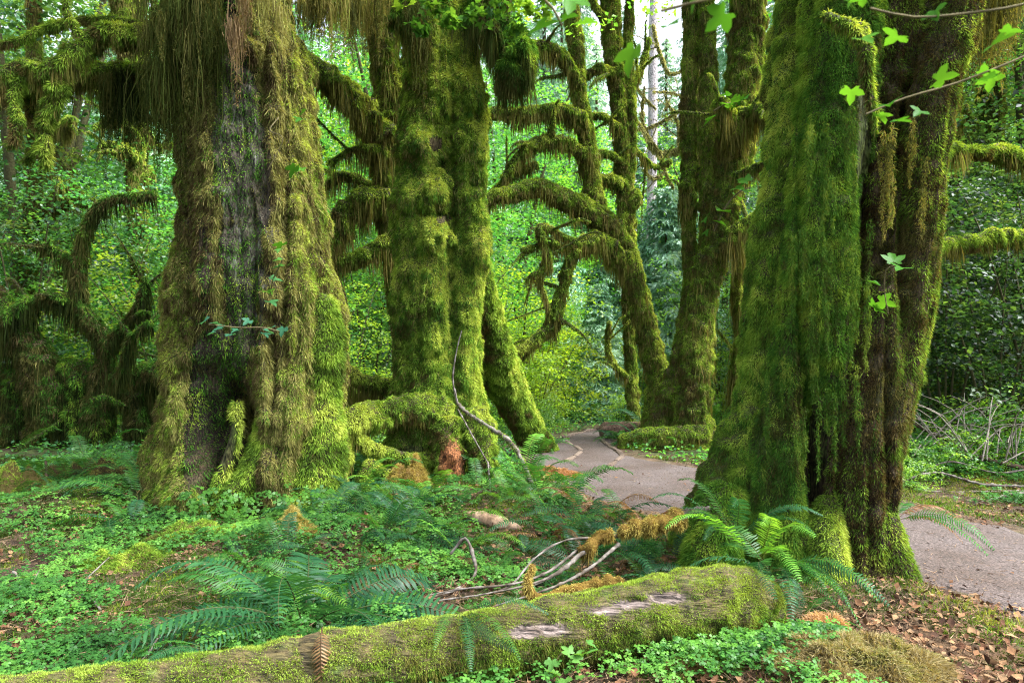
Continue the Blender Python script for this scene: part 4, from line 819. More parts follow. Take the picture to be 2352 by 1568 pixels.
# ------------------------------------------------------------------ forest floor
TR = [(o1[0] - .05, 7.7, 1.12), (o2[0], 9.4, .68), (V(1700, 1250, 5.6)[0], 5.7, .45), (V(1800, 1300, 5.4)[0], 5.4, .42), (V(1980, 1300, 5.2)[0], 5.25, .42), (V(1590, 1030, 12.3)[0], 12.3, .5)]
def free(x, y, pd=0.0):
    k = path_d(x, y) > pd
    for a, b, r in TR: k &= np.hypot(x - a, y - b) > r
    return k
def floor_pts(n, y0=2.6, y1=9.0, pw=1.4, spread=.85):
    y = y0 + (y1 - y0) * rng.random(n) ** pw; x = rng.uniform(-1, 1, n) * spread * y
    return x, y
def gnorm(x, y):
    e = .03; h0 = hgt(x, y); return nrm(np.stack([-(hgt(x + e, y) - h0) / e, -(hgt(x, y + e) - h0) / e, np.ones_like(x)], 1)), h0
def q3(x, y): return np.stack([x, y, 0 * x], 1)
# short moss turf
A = Acc(); x, y = floor_pts(520000, 2.6, 11, 1.5)
n1 = fbm(q3(x, y) * .9 + 3, 3); n2 = fbm(q3(x, y) * 5 + 9, 2)
dirt = np.exp(-((x - 2.3) ** 2 + (y - 3.3) ** 2) / .9) * .9 + np.exp(-((x - .6) ** 2 + (y - 5.6) ** 2) / 1.2) * .35
k = free(x, y, .12) & (rng.random(len(x)) < np.clip(.7 + 1.1 * n1 + .5 * n2 - dirt, 0, 1))
x, y = x[k], y[k]; N_, h_ = gnorm(x, y)
p = np.stack([x, y, h_], 1); sc = .6 + y * .09
blades(A, p, N_ + rng.normal(size=p.shape) * .45, .028 * sc * rng.uniform(.5, 1.4, len(p)), .006 * sc, ncol(p, [(.04, .035, .012), (.03, .06, .01), (.05, .10, .014), (.08, .14, .016), (.16, .20, .025), (.22, .24, .035)], -.05 - .08 * (x < -.5), 1.2, 4, 5), 2, .1)
tag(mk('moss_turf', A, M_MOSS), 'patchy green and yellow moss turf on the forest floor', 'moss', kind='stuff')
# grass by the path borders
A = Acc(); x = rng.uniform(.5, 6, 60000); y = rng.uniform(3, 10, 60000); d = path_d(x, y)
k = free(x, y, .05) & (d < .75) & (rng.random(len(x)) < np.clip(.45 + 1.2 * fbm(q3(x, y) * 1.5 + 8, 2), 0, 1)) & ((y > 5.2) | (x > 2.6))
k &= ~((x < 2.2) & (y < 8.2))
x, y = x[k], y[k]; p = np.stack([x, y, hgt(x, y)], 1)
blades(A, p, rng.normal(size=p.shape) * .45 + [0, 0, 1], rng.uniform(.03, .09, len(p)), .006, ncol(p, [(.04, .10, .015), (.08, .18, .02), (.14, .24, .03), (.2, .2, .05)], .1, 1, 5, 2), 2, .15)
tag(mk('grass', A, M_COVER), 'short bright grass along the borders of the path', 'grass', kind='stuff')
# oxalis carpet
A = Acc(); x, y = floor_pts(110000, 2.7, 9.5, 1.25)
den = .03 + 1.3 * fbm(q3(x, y) * 1.1 + 31, 2) + .5 * fbm(q3(x, y) * 4 + 2, 2) + .55 * (x < -.6) - np.exp(-((x - 2.4) ** 2 + (y - 3.5) ** 2) / .9) * 1.2
den = np.where(path_d(x, y) < .5, den - .6, den) + np.exp(-((x - 1.35) ** 2 + (y - 3.55) ** 2) / .12) * 2
k = free(x, y, .15) & (rng.random(len(x)) < np.clip(den, 0, 1)); x, y = x[k], y[k]
hh = hgt(x, y) + rng.uniform(.03, .11, len(x)) * (.7 + .5 * np.clip(fbm(q3(x, y) * 2, 2) + .5, 0, 1))
p = np.stack([x, y, hh], 1); nn = np.stack([rng.normal(size=len(x)) * .3, rng.normal(size=len(x)) * .3 - .15, np.ones(len(x))], 1)
pal = [(.02, .075, .015), (.035, .12, .022), (.06, .18, .03), (.12, .28, .045)]
leaves(A, p, nn, rng.uniform(.014, .028, len(p)) * (.8 + y * .05), ncol(p, pal, 0, 1.0, 3, 4, .18), CLOVER)
tag(mk('oxalis_carpet', A, M_COVER), 'carpet of three-lobed oxalis leaves over the forest floor', 'ground cover', kind='stuff')
# fallen leaves, needles and chips
A = Acc(); x, y = floor_pts(46000, 2.5, 10, 1.4); keepp = free(x, y, -.15) | (rng.random(len(x)) < .06)
d0 = .35 + .9 * fbm(q3(x, y) * 1.2 + 50, 2) + np.exp(-((x - 2.3) ** 2 + (y - 3.4) ** 2) / 1.2) + np.exp(-((x - .5) ** 2 + (y - 6) ** 2) / 2.5) * .6
k = keepp & (rng.random(len(x)) < d0); x, y = x[k], y[k]
p = np.stack([x, y, hgt(x, y) + rng.uniform(.005, .035, len(x))], 1)
P_LIT = [(.04, .02, .012), (.08, .035, .018), (.13, .065, .03), (.22, .13, .065), (.09, .06, .035)]
leaves(A, p, rng.normal(size=p.shape) * .5 + [0, 0, 1], rng.uniform(.012, .05, len(p)) * rng.choice([.6, 1, 1.3], len(p)), ramp(rng.random(len(p)), P_LIT))
x, y = floor_pts(50000, 2.5, 10, 1.4); k = free(x, y, -2.5); x, y = x[k], y[k]; onp = path_d(x, y) < 0
k = ~onp | (rng.random(len(x)) < .35); x, y = x[k], y[k]
p = np.stack([x, y, np.maximum(hgt(x, y), 0) + rng.uniform(.008, .03, len(x))], 1); dd = rng.normal(size=p.shape); dd[:, 2] *= .15
blades(A, p, dd, rng.uniform(.02, .11, len(p)), .0035, ramp(rng.random(len(p)), [(.05, .03, .018), (.12, .07, .04), (.22, .16, .10)]), 2, 0)
tag(mk('leaf_litter', A, M_TWIG), 'brown fallen leaves, needles and chips on the ground', 'leaf litter', kind='stuff')
# distant floor greenery
A = Acc(); n = 90000; y = 9 + 17 * rng.random(n) ** 1.3; x = rng.uniform(-1, 1, n) * .9 * y
k = free(x, y, .1) & (rng.random(n) < np.clip(.6 + fbm(q3(x, y) * .5 + 4, 2), 0, 1)); x, y = x[k], y[k]
p = np.stack([x, y, hgt(x, y) + rng.random(len(x)) * .16], 1)
leaves(A, p, rng.normal(size=p.shape) * .5 + [0, 0, 1], rng.uniform(.04, .09, len(p)), ncol(p, L_MID, .15, .5, 2, 5, .2))
tag(mk('undergrowth', A, M_LEAF), 'low leafy undergrowth on the floor of the farther forest', 'undergrowth', kind='stuff')

# ------------------------------------------------------------------ the fallen log in front
lg_rows = [(-260, 1640, 74, 2.9), (0, 1640, 88, 2.95), (300, 1610, 96, 3.05), (600, 1578, 100, 3.2), (760, 1545, 102, 3.3), (900, 1520, 96, 3.4), (1050, 1492, 88, 3.5), (1200, 1472, 82, 3.6), (1400, 1432, 80, 3.75), (1550, 1402, 80, 3.88), (1650, 1386, 84, 3.97), (1715, 1384, 76, 4.03), (1745, 1390, 62, 4.06)]
o_ = V(900, 1600, 3.4)
LOG = empty('fallen_log', o_, 'long fallen log under yellow-green moss lying across the front of the scene', 'log')
lg = Vt([(a_, b_, c_ * (.88 if a_ < 1100 else 1.0), d_) for a_, b_, c_, d_ in lg_rows], step=.02, nth=120, n1=(.035, 2), n2=(.05, 8), stri=(.006, 18), dents=[(1240, 1446, 70, 16, .03), (1470, 1385, 110, 16, .03), (700, 1560, 40, 60, .05)], seed=51)
bareL = [(1205, 1450, 38, 19, 1.1), (1265, 1444, 45, 16, 1.1), (1385, 1402, 42, 11, 1.1), (1450, 1388, 50, 13, 1.1), (1530, 1372, 50, 16, 1.1), (720, 1490, 40, 60, .9), (640, 1500, 60, 18, .7), (900, 1545, 60, 22, .5)]
def logc(P, N):
    g = ramp(.5 + .55 * fbm(P * [2.2, 20, 26] + 4, 3), B_WOOD); m = paintmask(P, bareL[:5])[:, None]
    b = ramp(.5 + .6 * fbm(P * 8, 3), [(.03, .022, .012), (.045, .04, .015), (.06, .045, .02), (.04, .06, .014)])
    return b * (1 - m) + g * m
A = Acc(); tube_add(A, lg, logc); mk('wood', rel(A, o_), M_WOOD, LOG, True)
A = Acc()
fuzz(A, lg, 70000, .016, .004, [(.06, .06, .02), (.05, .10, .015), (.09, .17, .02), (.15, .25, .03), (.22, .31, .05)], bare=bareL, seed=31, bias=-.05, back=.5, facing=.5, lean=(1, .25, .8), droop=.15)  # facing paints the sunlit top and darker front into the moss colour
fuzz(A, lg, 9000, .03, .004, [(.05, .045, .015), (.08, .09, .02), (.13, .13, .03)], bare=bareL + [(1640, 1360, 120, 70, .9), (1300, 1400, 700, 30, .9)], seed=33, bias=0, back=.3, facing=.2, lean=(.7, .7, .6))
mk('moss', rel(A, o_), M_MOSS, LOG)

# sticks
def stick(name, rows, label, col, group=None, mossy=0, nth=9, seed=0, lift=0, pal=P_GLD, sub=(), thin=.62):
    o_ = V(rows[0][0], rows[0][1], rows[0][3]); R_ = empty(name, o_, label, 'branch' if name != 'wood_piece' else 'wood', group)
    for i, rr in enumerate([rows] + list(sub)):
        rr = [(q[0], q[1], q[2] * thin, q[3]) for q in rr]; t = Vt(rr, step=.02, nth=nth, n1=(.35, 12) if thin < 1 else (.15, 6), n2=(.3, 30) if thin < 1 else (.1, 9), seed=seed + i); A = Acc()
        tube_add(A, t, lambda P, N: ramp(.5 + .5 * fbm(P * 14 + seed, 2), col)); mk('stem' if i == 0 else 'side_twig', rel(A, o_), M_TWIG, R_, True)
        if mossy and i == 0:
            A = Acc(); fuzz(A, t, mossy, .03, .005, pal, back=.8, seed=seed, facing=.2)
            strands(A, t, mossy * .12, .03, .10, .005, pal, seed=seed); mk('moss', rel(A, o_), M_MOSS, R_)
    return R_
C_GRY = [(.03, .022, .016), (.075, .062, .05), (.17, .155, .145), (.06, .04, .025)]
C_DRK = [(.03, .022, .015), (.06, .04, .025), (.09, .07, .045)]
stick('dead_branch', [(1045, 905, 5, 8.5), (1058, 935, 7, 8.4), (1110, 972, 7, 8.2), (1165, 1008, 8, 8.0), (1195, 1050, 8, 7.8), (1225, 1118, 9, 7.6)], 'pale broken branch leaning on the arched root of the knobbly tree', C_GRY, mossy=9000, pal=P_YEL, seed=1,
      sub=[[(1050, 920, 3.5, 8.4), (1040, 870, 3, 8.4), (1048, 810, 2.4, 8.4), (1060, 760, 1.6, 8.4)], [(1052, 940, 2.5, 8.3), (1085, 1000, 2.4, 8.1), (1130, 1080, 2.2, 7.9), (1165, 1150, 1.6, 7.7)]])
stick('dead_branch', [(1720, 1165, 8, 5.3), (1600, 1172, 12, 5.15), (1545, 1190, 14, 5.0), (1480, 1212, 12, 4.9), (1400, 1235, 9, 4.85), (1350, 1262, 8, 4.7), (1280, 1315, 7, 4.55), (1205, 1352, 5, 4.45)], 'forked branch with orange moss and grey twigs lying before the massive tree', C_GRY, mossy=0, seed=2,
      sub=[[(1400, 1235, 7, 4.85), (1330, 1262, 6, 4.75), (1260, 1312, 5, 4.6), (1180, 1340, 4, 4.5), (1060, 1352, 3.5, 4.45), (985, 1366, 2.5, 4.4)], [(1390, 1235, 6, 4.85), (1300, 1240, 4, 4.8), (1230, 1280, 4, 4.7), (1170, 1345, 3.5, 4.5), (1090, 1370, 2.5, 4.4)],
           [(1420, 1250, 6, 4.8), (1360, 1300, 6, 4.6), (1300, 1335, 5, 4.45), (1230, 1362, 4, 4.35), (1140, 1390, 3, 4.3)], [(1345, 1265, 4, 4.7), (1250, 1330, 4, 4.5), (1120, 1362, 3, 4.4), (1010, 1378, 3, 4.35)]])
gm = Vt([(1560, 1192, 17, 4.95), (1490, 1208, 19, 4.88), (1430, 1222, 13, 4.83)], step=.02, nth=20, n1=(.25, 5), n2=(.4, 14), seed=3)
gm2 = Vt([(1400, 1232, 12, 4.8), (1372, 1238, 13, 4.78), (1350, 1262, 16, 4.7)], step=.02, nth=20, n1=(.25, 5), n2=(.4, 14), seed=4)
gm3 = Vt([(1420, 1335, 12, 4.35), (1330, 1350, 14, 4.3), (1240, 1372, 12, 4.2), (1212, 1340, 8, 4.2), (1222, 1300, 8, 4.25)], step=.02, nth=20, n1=(.25, 5), n2=(.4, 14), seed=5)
for g_, nm in ((gm, 'clump of orange moss wrapped round the forked branch'), (gm2, 'smaller orange moss clump hanging at the fork of the grey twigs'), (gm3, 'long golden moss clump on twigs just behind the fallen log')):
    o_ = g_['c'][0]; A = Acc(); tube_add(A, g_, (.14, .09, .025)); fuzz(A, g_, 34000, .024, .0045, P_GLD, back=.9, lean=(1, .3, 1.8)); strands(A, g_, 1500, .02, .08, .004, P_GLD, under=.0)
    tag(mk('moss_clump', A, M_MOSS, origin=o_), nm, 'moss')
stick('dead_branch', [(1035, 1270, 5, 5.3), (1068, 1236, 6, 5.3), (1088, 1280, 6, 5.1), (1090, 1320, 6, 4.9), (1050, 1352, 5, 4.75), (1000, 1368, 3, 4.65)], 'curved grey twig bending like a hook among the ferns', C_GRY, seed=5)
stick('dead_branch', [(30, 1312, 4, 4.9), (62, 1345, 6, 4.75), (120, 1375, 6, 4.6), (200, 1400, 6, 4.4), (255, 1422, 7, 4.3)], 'crooked pale dead branch lying on the oxalis carpet', C_GRY, seed=6,
      sub=[[(140, 1378, 4, 4.55), (180, 1345, 3.5, 4.7), (250, 1280, 2.5, 5.0)], [(85, 1360, 3, 4.7), (80, 1330, 2.5, 4.8), (90, 1310, 2, 4.9)], [(140, 1380, 5, 4.55), (195, 1365, 5, 4.5), (240, 1410, 5, 4.3)]])
stick('dead_branch', [(795, 1186, 5, 6.9), (860, 1186, 6, 6.8), (915, 1196, 5, 6.7)], 'straight brown stick on the ground before the arched root', C_DRK, seed=7)
stick('dead_branch', [(1000, 1215, 6, 6.4), (1060, 1238, 7, 6.1), (1150, 1240, 6, 6.05), (1230, 1238, 4, 6.0)], 'dark fallen branch just past the weathered wood splinter', C_DRK, seed=8)
stick('dead_branch', [(1120, 1060, 3, 7.9), (1126, 1120, 3.5, 7.5), (1128, 1175, 3, 7.1)], 'thin white twig standing at the foot of the knobbly tree', C_GRY, seed=9)
stick('dead_branch', [(90, 1160, 6, 7.4), (170, 1156, 7, 7.4), (245, 1152, 6, 7.5)], 'thin log-like stick lying left of the huge tree', C_DRK, seed=10)
stick('dead_branch', [(105, 1060, 5, 8.3), (108, 1110, 5, 8.2), (112, 1150, 5, 7.9), (135, 1180, 6, 7.2)], 'dark upright stick at the left among the ferns', C_DRK, seed=11)
stick('dead_branch', [(1605, 1512, 4, 3.6), (1690, 1528, 4, 3.58), (1770, 1540, 4.5, 3.55), (1855, 1544, 4, 3.55)], 'thin stick in front of the log end and the straw mound', C_GRY, seed=12)
stick('dead_branch', [(400, 1490, 4, 3.75), (370, 1460, 4, 3.85), (340, 1500, 4, 3.6), (300, 1540, 3, 3.5)], 'pale twig under the big fern fronds behind the log', C_GRY, seed=13)
for i, rr in enumerate([[(2060, 1108, 4, 8.6), (2150, 1085, 4, 8.6), (2260, 1112, 5, 8.5), (2420, 1118, 6, 8.4)], [(2070, 1125, 3, 8.3), (2200, 1130, 4, 8.3), (2352, 1128, 4, 8.3), (2450, 1140, 4, 8.3)],
                        [(2180, 1035, 4, 9.3), (2250, 1050, 7, 9.2), (2352, 1075, 9, 9.1), (2440, 1090, 9, 9.1)], [(2230, 1160, 3, 7.7), (2300, 1140, 5, 7.8), (2370, 1128, 6, 7.9), (2450, 1120, 6, 8)],
                        [(2075, 960, 5, 10), (2150, 1000, 5, 9.8), (2220, 1025, 4, 9.6)], [(2090, 1100, 3, 8.8), (2180, 1060, 3, 8.9), (2290, 1085, 3, 8.9), (2400, 1070, 4, 8.9)], [(2280, 1190, 4, 7.3), (2352, 1188, 4, 7.3), (2420, 1195, 4, 7.2)]]):
    stick('fallen_branch', rr, ['pale thin branch highest over the bright bushes past the path', 'level grey branch low behind the strip of grass', 'thick dark fallen branch beyond the bright low bushes', 'mossy branch rising out of the grass at the frame side',
                         'dark branch leaning down into the bushes behind the massive tree', 'thin white branch crossing the bright low bushes', 'short pale stick at the border of the grass strip'][i], C_DRK if i in (2, 4) else C_GRY, group='fallen branches past the path', seed=20 + i)
# twiggy dead tangle past the path
o_ = V(2220, 1040, 9.5); R_ = empty('dead_shrub', o_, 'grey leafless tangle of twigs past the path beside the massive tree', 'shrub'); A = Acc()
for i in range(46):
    a = rng.random() * 6.28; b = np.array([cos(a), sin(a) * .6, rng.uniform(.2, 1.4)]); b /= np.linalg.norm(b); l = rng.uniform(.5, 1.3); st = np.array([rng.normal() * .3, rng.normal() * .3, 0])
    tube_add(A, tube([st, st + b * l * .5 + [0, 0, .1], st + b * l + [0, 0, -.15 * l]], [.010, .007, .003], step=.2, nth=5, n1=(.2, 3)), (.26, .23, .2))
mk('twigs', A, M_TWIG, R_, True)
# weathered splinter
stick('wood_piece', [(1072, 1182, 9, 6.6), (1110, 1190, 17, 6.5), (1150, 1203, 17, 6.4), (1192, 1216, 9, 6.3)], 'weathered tan splinter of wood lying in the fern clearing', [(.16, .10, .06), (.30, .20, .13), (.40, .30, .22)], seed=30, nth=12, thin=1)
# sawn log by the path
o_ = V(1440, 990, 13.6); R_ = empty('sawn_log', o_, 'short brown sawn log lying beside the bend of the path', 'log')
t = Vt([(1392, 990, 20, 13.4), (1430, 988, 19, 13.5), (1480, 986, 18, 13.6), (1540, 985, 17, 13.7)], step=.03, nth=40, n1=(.06, 3), n2=(.06, 10), stri=(.01, 20), seed=61)
A = Acc(); tube_add(A, t, lambda P, N: ramp(.5 + .5 * fbm(P * [2, 14, 14], 3), [(.05, .03, .02), (.13, .08, .055), (.22, .15, .11)])); mk('bark', rel(A, o_), M_WOOD, R_, True)
A = Acc(); fuzz(A, t, 5000, .03, .012, P_YEL, bare=[(1410, 990, 55, 60, 1.3)], facing=.3); mk('moss', rel(A, o_), M_MOSS, R_)

# timber edging of the path
def plank(a, b, w, label):
    a = np.array(a); b = np.array(b); d = nrm(b - a); s = np.array([-d[1], d[0]]); z0 = -.03; z1 = .035 + rng.random() * .02; A = Acc()
    c = np.array([*((a + b) / 2), 0]); L = np.linalg.norm(b - a) / 2; e = .012
    ring = lambda ll, ww, z: [(sx * ll, sy * ww, z) for sx, sy in ((-1, -1), (1, -1), (1, 1), (-1, 1))]
    v = np.array(ring(L, w / 2, z0) + ring(L, w / 2, z1 - e) + ring(L - e, w / 2 - e, z1)); v = v[:, :1] * [d[0], d[1], 0] + v[:, 1:2] * [s[0], s[1], 0] + v[:, 2:] * [0, 0, 1]; v[:, 2] += rng.normal(size=12) * .006
    f = [(8, 9, 10, 11)] + [(k * 4 + i, k * 4 + (i + 1) % 4, k * 4 + 4 + (i + 1) % 4, k * 4 + 4 + i) for k in (0, 1) for i in range(4)]
    A.add(v + c, ramp(rng.random(), [(.12, .09, .07), (.18, .14, .115), (.09, .065, .05)]) * np.ones((12, 3)), f)
    tag(mk('edging_timber', A, M_WOOD, origin=c), label, 'timber edging', 'timber edging of the path')
def G(x, y): Yd = 2573.0 / (y - 815.0); return (XV(x, Yd), Yd)
for (a, b) in [((1395, 1003), (1381, 1012)), ((1381, 1013), (1398, 1026)), ((1399, 1027), (1418, 1036)), ((1420, 1037), (1430, 1050)), ((1429, 1052), (1415, 1062)), ((1411, 1066), (1398, 1076)),
               ((1391, 984), (1370, 987)), ((1368, 988), (1343, 992)), ((1342, 993), (1318, 999)), ((1317, 1000), (1296, 1008)), ((1322, 1027), (1334, 1036)), ((1334, 1040), (1322, 1050)), ((1318, 1053), (1300, 1063)), ((1296, 1010), (1312, 1024))]:
    plank(G(*a), G(*b), .08, 'pale timber edging laid end to end along the path')

# ------------------------------------------------------------------ ferns
def frond_mesh(L, a, b, side=0.0, npin=34, wid=.12, cols=None, curl=.0, seed=0):
    A = Acc(); t = np.linspace(0, 1, 24); x = L * (t * (1 - .12 * t)); z = L * (a * t - b * t ** 2); y = L * side * t ** 2
    P = np.stack([x, y, z], 1); T = nrm(np.gradient(P, axis=0)); S = nrm(np.cross([0, 0, 1.0], T)); U = np.cross(T, S)
    r = .0035 * (1 - .75 * t)[:, None]; ring = np.stack([P + S * r, P + U * r, P - S * r], 1)
    i = np.arange(23)[:, None] * 3; j = np.arange(3)[None]; j2 = (j + 1) % 3
    A.add(ring, cols[3], np.stack([i + j, i + j2, i + 3 + j2, i + 3 + j], -1).reshape(-1, 4))
    tt = np.linspace(.12, .985, npin); 
    f = lambda Q: np.stack([np.interp(tt, t, Q[:, k]) for k in range(3)], 1)
    p, T_, S_, U_ = f(P), f(T), f(S), f(U)
    ln = wid * np.minimum(1, (tt - .04) * 4.5) ** .7 * (1.02 - tt) ** .55 * 1.15; w = (L * .86 / npin) * .62
    for sg in (-1, 1):
        l = (ln * rng.uniform(.88, 1.06, npin))[:, None]; d = nrm(S_ * sg + T_ * .28 + U_ * (.10 + rng.normal(size=(npin, 1)) * .12) - np.array([0, 0, curl]))
        n = np.cross(d, T_); ww = T_ * w / 2
        v = np.stack([p - ww * .8, p + ww * .8, p + d * l * .45 - ww * .9, p + d * l * .45 + ww * .9 + U_ * .004, p + d * l * .8 - ww * .5 - U_ * .006, p + d * l * .8 + ww * .6 - U_ * .004, p + d * l - U_ * .014 + T_ * .012], 1)
        c = ramp(.5 + rng.normal(size=npin) * .22 + .1 * sg, cols[:3]); c = np.repeat(c, 7, 0)
        bb = np.arange(npin)[:, None] * 7
        A.add(v, c, np.concatenate([bb + [0, 1, 3, 2], bb + [2, 3, 5, 4]]), bb + [4, 5, 6])
    return A
F_GRN = [(.016, .07, .014), (.03, .115, .02), (.06, .17, .026), (.10, .11, .03)]
F_BLU = [(.009, .045, .018), (.017, .075, .028), (.035, .115, .042), (.07, .09, .035)]
F_LIM = [(.05, .16, .02), (.09, .24, .03), (.14, .32, .04), (.12, .16, .03)]
F_BRN = [(.09, .045, .02), (.17, .09, .04), (.26, .16, .08), (.10, .06, .03)]
fr = {}
def get_frond(kind, v):
    k = (kind, v)
    if k not in fr:
        a, b, sd2 = [(1.0, .85, .05), (.75, .85, -.12), (.55, .75, .15), (1.4, .95, -.05), (.3, .55, .1)][v]
        cols = dict(g=F_GRN, b=F_BLU, l=F_LIM, d=F_BRN)[kind]
        o = mk('frond', frond_mesh(.8, a, b, sd2, 36, .115 if kind != 'd' else .08, cols, .35 if kind == 'd' else .08), M_FERN); fr[k] = [o, False]
    e = fr[k]
    if not e[1]: e[1] = True; return e[0]
    o = e[0].copy(); C.objects.link(o); return o
def fern(xv, Y, n, size, kinds, label, group='sword ferns of the forest floor', z=None, az=None, vs=(0, 1, 2, 3), up=0.0):
    x = XV(xv, Y); zz = (gz(x, Y) if z is None else z)
    R_ = empty('sword_fern', (x, Y, zz), label, 'fern', group)
    for i in range(n):
        o = get_frond(kinds[i % len(kinds)], int(vs[rng.integers(len(vs))])); o.parent = R_
        a = (2 * pi * (i + rng.random() * .7) / n) if az is None else radians(az[i % len(az)]) + rng.normal() * .12
        o.rotation_euler = (rng.normal() * .25, -up + rng.normal() * .12, a); s = size * 1.02 / .8 * rng.uniform(.75, 1.12); o.scale = (s, s, s)
        o.location = (cos(a) * .03, sin(a) * .03, 0)
    return R_
FG = 'sword ferns of the forest floor'
# azimuth 0 = right, 90 = away, 180 = left, 270 = towards the camera
fern(700, 4.2, 15, 1.25, 'bbb', 'largest blue-green fern, its long fronds sweeping left behind the log', None, az=[170, 190, 205, 222, 235, 150, 120, 90, 60, 20, 340, 300, 265], vs=(0, 1, 1, 2))
fern(610, 4.5, 9, .75, 'bgl', 'blue-green fern growing into the largest fern from the left', None)
fern(860, 4.0, 9, .55, 'bb', 'dark glossy blue fern right behind the log middle', None, az=[350, 10, 200, 170, 330, 60, 120, 300, 260], vs=(2, 4, 1))
fern(770, 4.6, 8, .6, 'gbl', 'green fern with upright fronds behind the dark glossy fern', None, vs=(0, 3))
fern(300, 6.35, 8, .75, 'bgb', 'fern drooping at the foot of the huge tree on its left side', None, az=[200, 235, 260, 280, 160, 120, 60, 30], vs=(0, 1))
fern(320, 6.9, 7, .8, 'gb', 'fern arching left from behind the flare of the huge tree', None, az=[150, 175, 190, 210, 120, 60, 20], vs=(0, 3))
fern(1770, 4.3, 14, .62, 'gbg', 'big fern at the foot of the massive tree, fronds hanging past the log end', None, az=[300, 320, 340, 285, 270, 310, 200, 170, 90, 120, 245, 355], vs=(0, 1, 2), z=.28)
fern(1690, 4.9, 11, .58, 'bbg', 'blue fern arching out from the mossy side of the massive tree', None, az=[180, 160, 200, 220, 340, 0, 260, 290, 130, 240], vs=(0, 3), z=.32)
fern(1745, 4.5, 4, .75, 'll', 'bright lime fern frond cluster rising behind the log end', None, az=[250, 270, 290, 200], vs=(3, 0), z=.3)
fern(1060, 3.55, 5, .5, 'bg', 'fern hanging over the front of the mossy log', None, az=[300, 320, 280, 250, 340], vs=(2, 4), z=.30)
fern(480, 3.35, 3, .42, 'bg', 'small pale fern lying on the mossy log', None, az=[215, 190, 240], vs=(2, 4), z=.2)
fern(60, 3.7, 5, .8, 'bb', 'fern with a long flat frond at the near left end of the log', None, az=[180, 20, 200, 350, 160], vs=(4, 2))
fern(2050, 5.0, 5, .6, 'gd', 'drooping fern on the path side of the massive tree', None, az=[330, 345, 310, 0, 30], vs=(2, 1), z=.42)
GX_ = 'one of the green ferns crowding the clearing between the trees'
for (x_, Y, n, s, kd) in [(820, 7.6, 8, .85, 'gl'), (850, 7.1, 7, .6, 'gb'), (905, 7.4, 7, .6, 'lg'), (990, 7.3, 8, .75, 'lg'), (960, 6.9, 7, .6, 'gb'), (1010, 6.2, 9, .65, 'bgl'), (950, 5.9, 8, .6, 'bb'), (1060, 5.7, 7, .6, 'lgb'),
                          (1160, 8.6, 9, .9, 'g'), (1195, 8.9, 8, .95, 'gl'), (1215, 8.2, 8, .8, 'g'), (1150, 9.3, 8, .9, 'g'), (1100, 7.3, 8, .7, 'g'), (1170, 6.9, 7, .6, 'lg'), (1240, 7.5, 8, .7, 'g'), (1290, 7.3, 9, .75, 'gl'),
                          (1340, 6.9, 8, .6, 'gd'), (1390, 6.7, 8, .65, 'gd'), (1440, 6.5, 7, .55, 'gd'), (1480, 6.6, 7, .6, 'dg'), (1310, 6.3, 8, .7, 'bgb'), (1370, 6.0, 8, .75, 'bb'), (1330, 5.4, 9, .85, 'bb'), (1420, 5.6, 7, .6, 'gbd'),
                          (1530, 5.4, 8, .6, 'gb'), (1560, 5.9, 7, .5, 'gd'), (1500, 5.0, 6, .5, 'gb'), (1260, 6.0, 7, .6, 'gd'), (1205, 5.5, 6, .5, 'gb'), (880, 5.9, 8, .7, 'bg'), (830, 5.6, 7, .6, 'bb'), (740, 6.2, 7, .65, 'bb'), (780, 6.8, 6, .5, 'gb'),
                          (1020, 5.2, 6, .5, 'bg'), (560, 5.1, 7, .5, 'bg'), (660, 5.2, 6, .5, 'gb'), (1120, 5.0, 5, .45, 'gd'), (905, 4.9, 6, .5, 'bd'), (1450, 4.7, 6, .45, 'gb'),
                          (1600, 4.6, 7, .5, 'gb'), (1640, 4.9, 6, .5, 'bg'), (1290, 4.9, 5, .4, 'gb'), (1840, 4.2, 5, .4, 'gb')]:
    fern(x_, Y, n, s, kd, GX_, 'green ferns of the clearing')
for (x_, Y, n, s, ) in [(1150, 6.3, 4, .45), (1240, 6.6, 4, .5), (1330, 6.2, 4, .5), (1100, 5.3, 3, .4), (960, 5.2, 3, .4), (1400, 5.2, 4, .45), (1480, 5.6, 4, .5), (850, 5.3, 3, .35), (700, 5.4, 3, .35), (1210, 4.9, 3, .35), (1550, 4.9, 4, .4), (620, 4.9, 3, .35)]:
    fern(x_, Y, n, s, 'd', 'one of the rusty dead ferns collapsed between the green ones', 'dead ferns of the clearing', vs=(4, 2), up=-.15)
GL_ = 'one of the ferns in the shade beyond the oxalis carpet'
for (x_, Y, n, s, kd) in [(100, 8.2, 8, .8, 'gb'), (160, 7.8, 8, .7, 'g'), (60, 9, 8, .8, 'g'), (230, 8.6, 8, .8, 'g'), (280, 9.3, 8, .9, 'gl'), (20, 7.3, 7, .6, 'g'), (130, 6.9, 6, .5, 'gb'), (330, 8.8, 8, 1, 'g'), (200, 10, 8, .9, 'g'), (10, 10.5, 8, .9, 'g'), (820, 9.5, 7, .7, 'g'), (870, 9.2, 7, .7, 'g')]:
    fern(x_, Y, n, s, kd, GL_, 'ferns of the shaded left')
GP_ = 'one of the ferns fringing the far bend of the path'
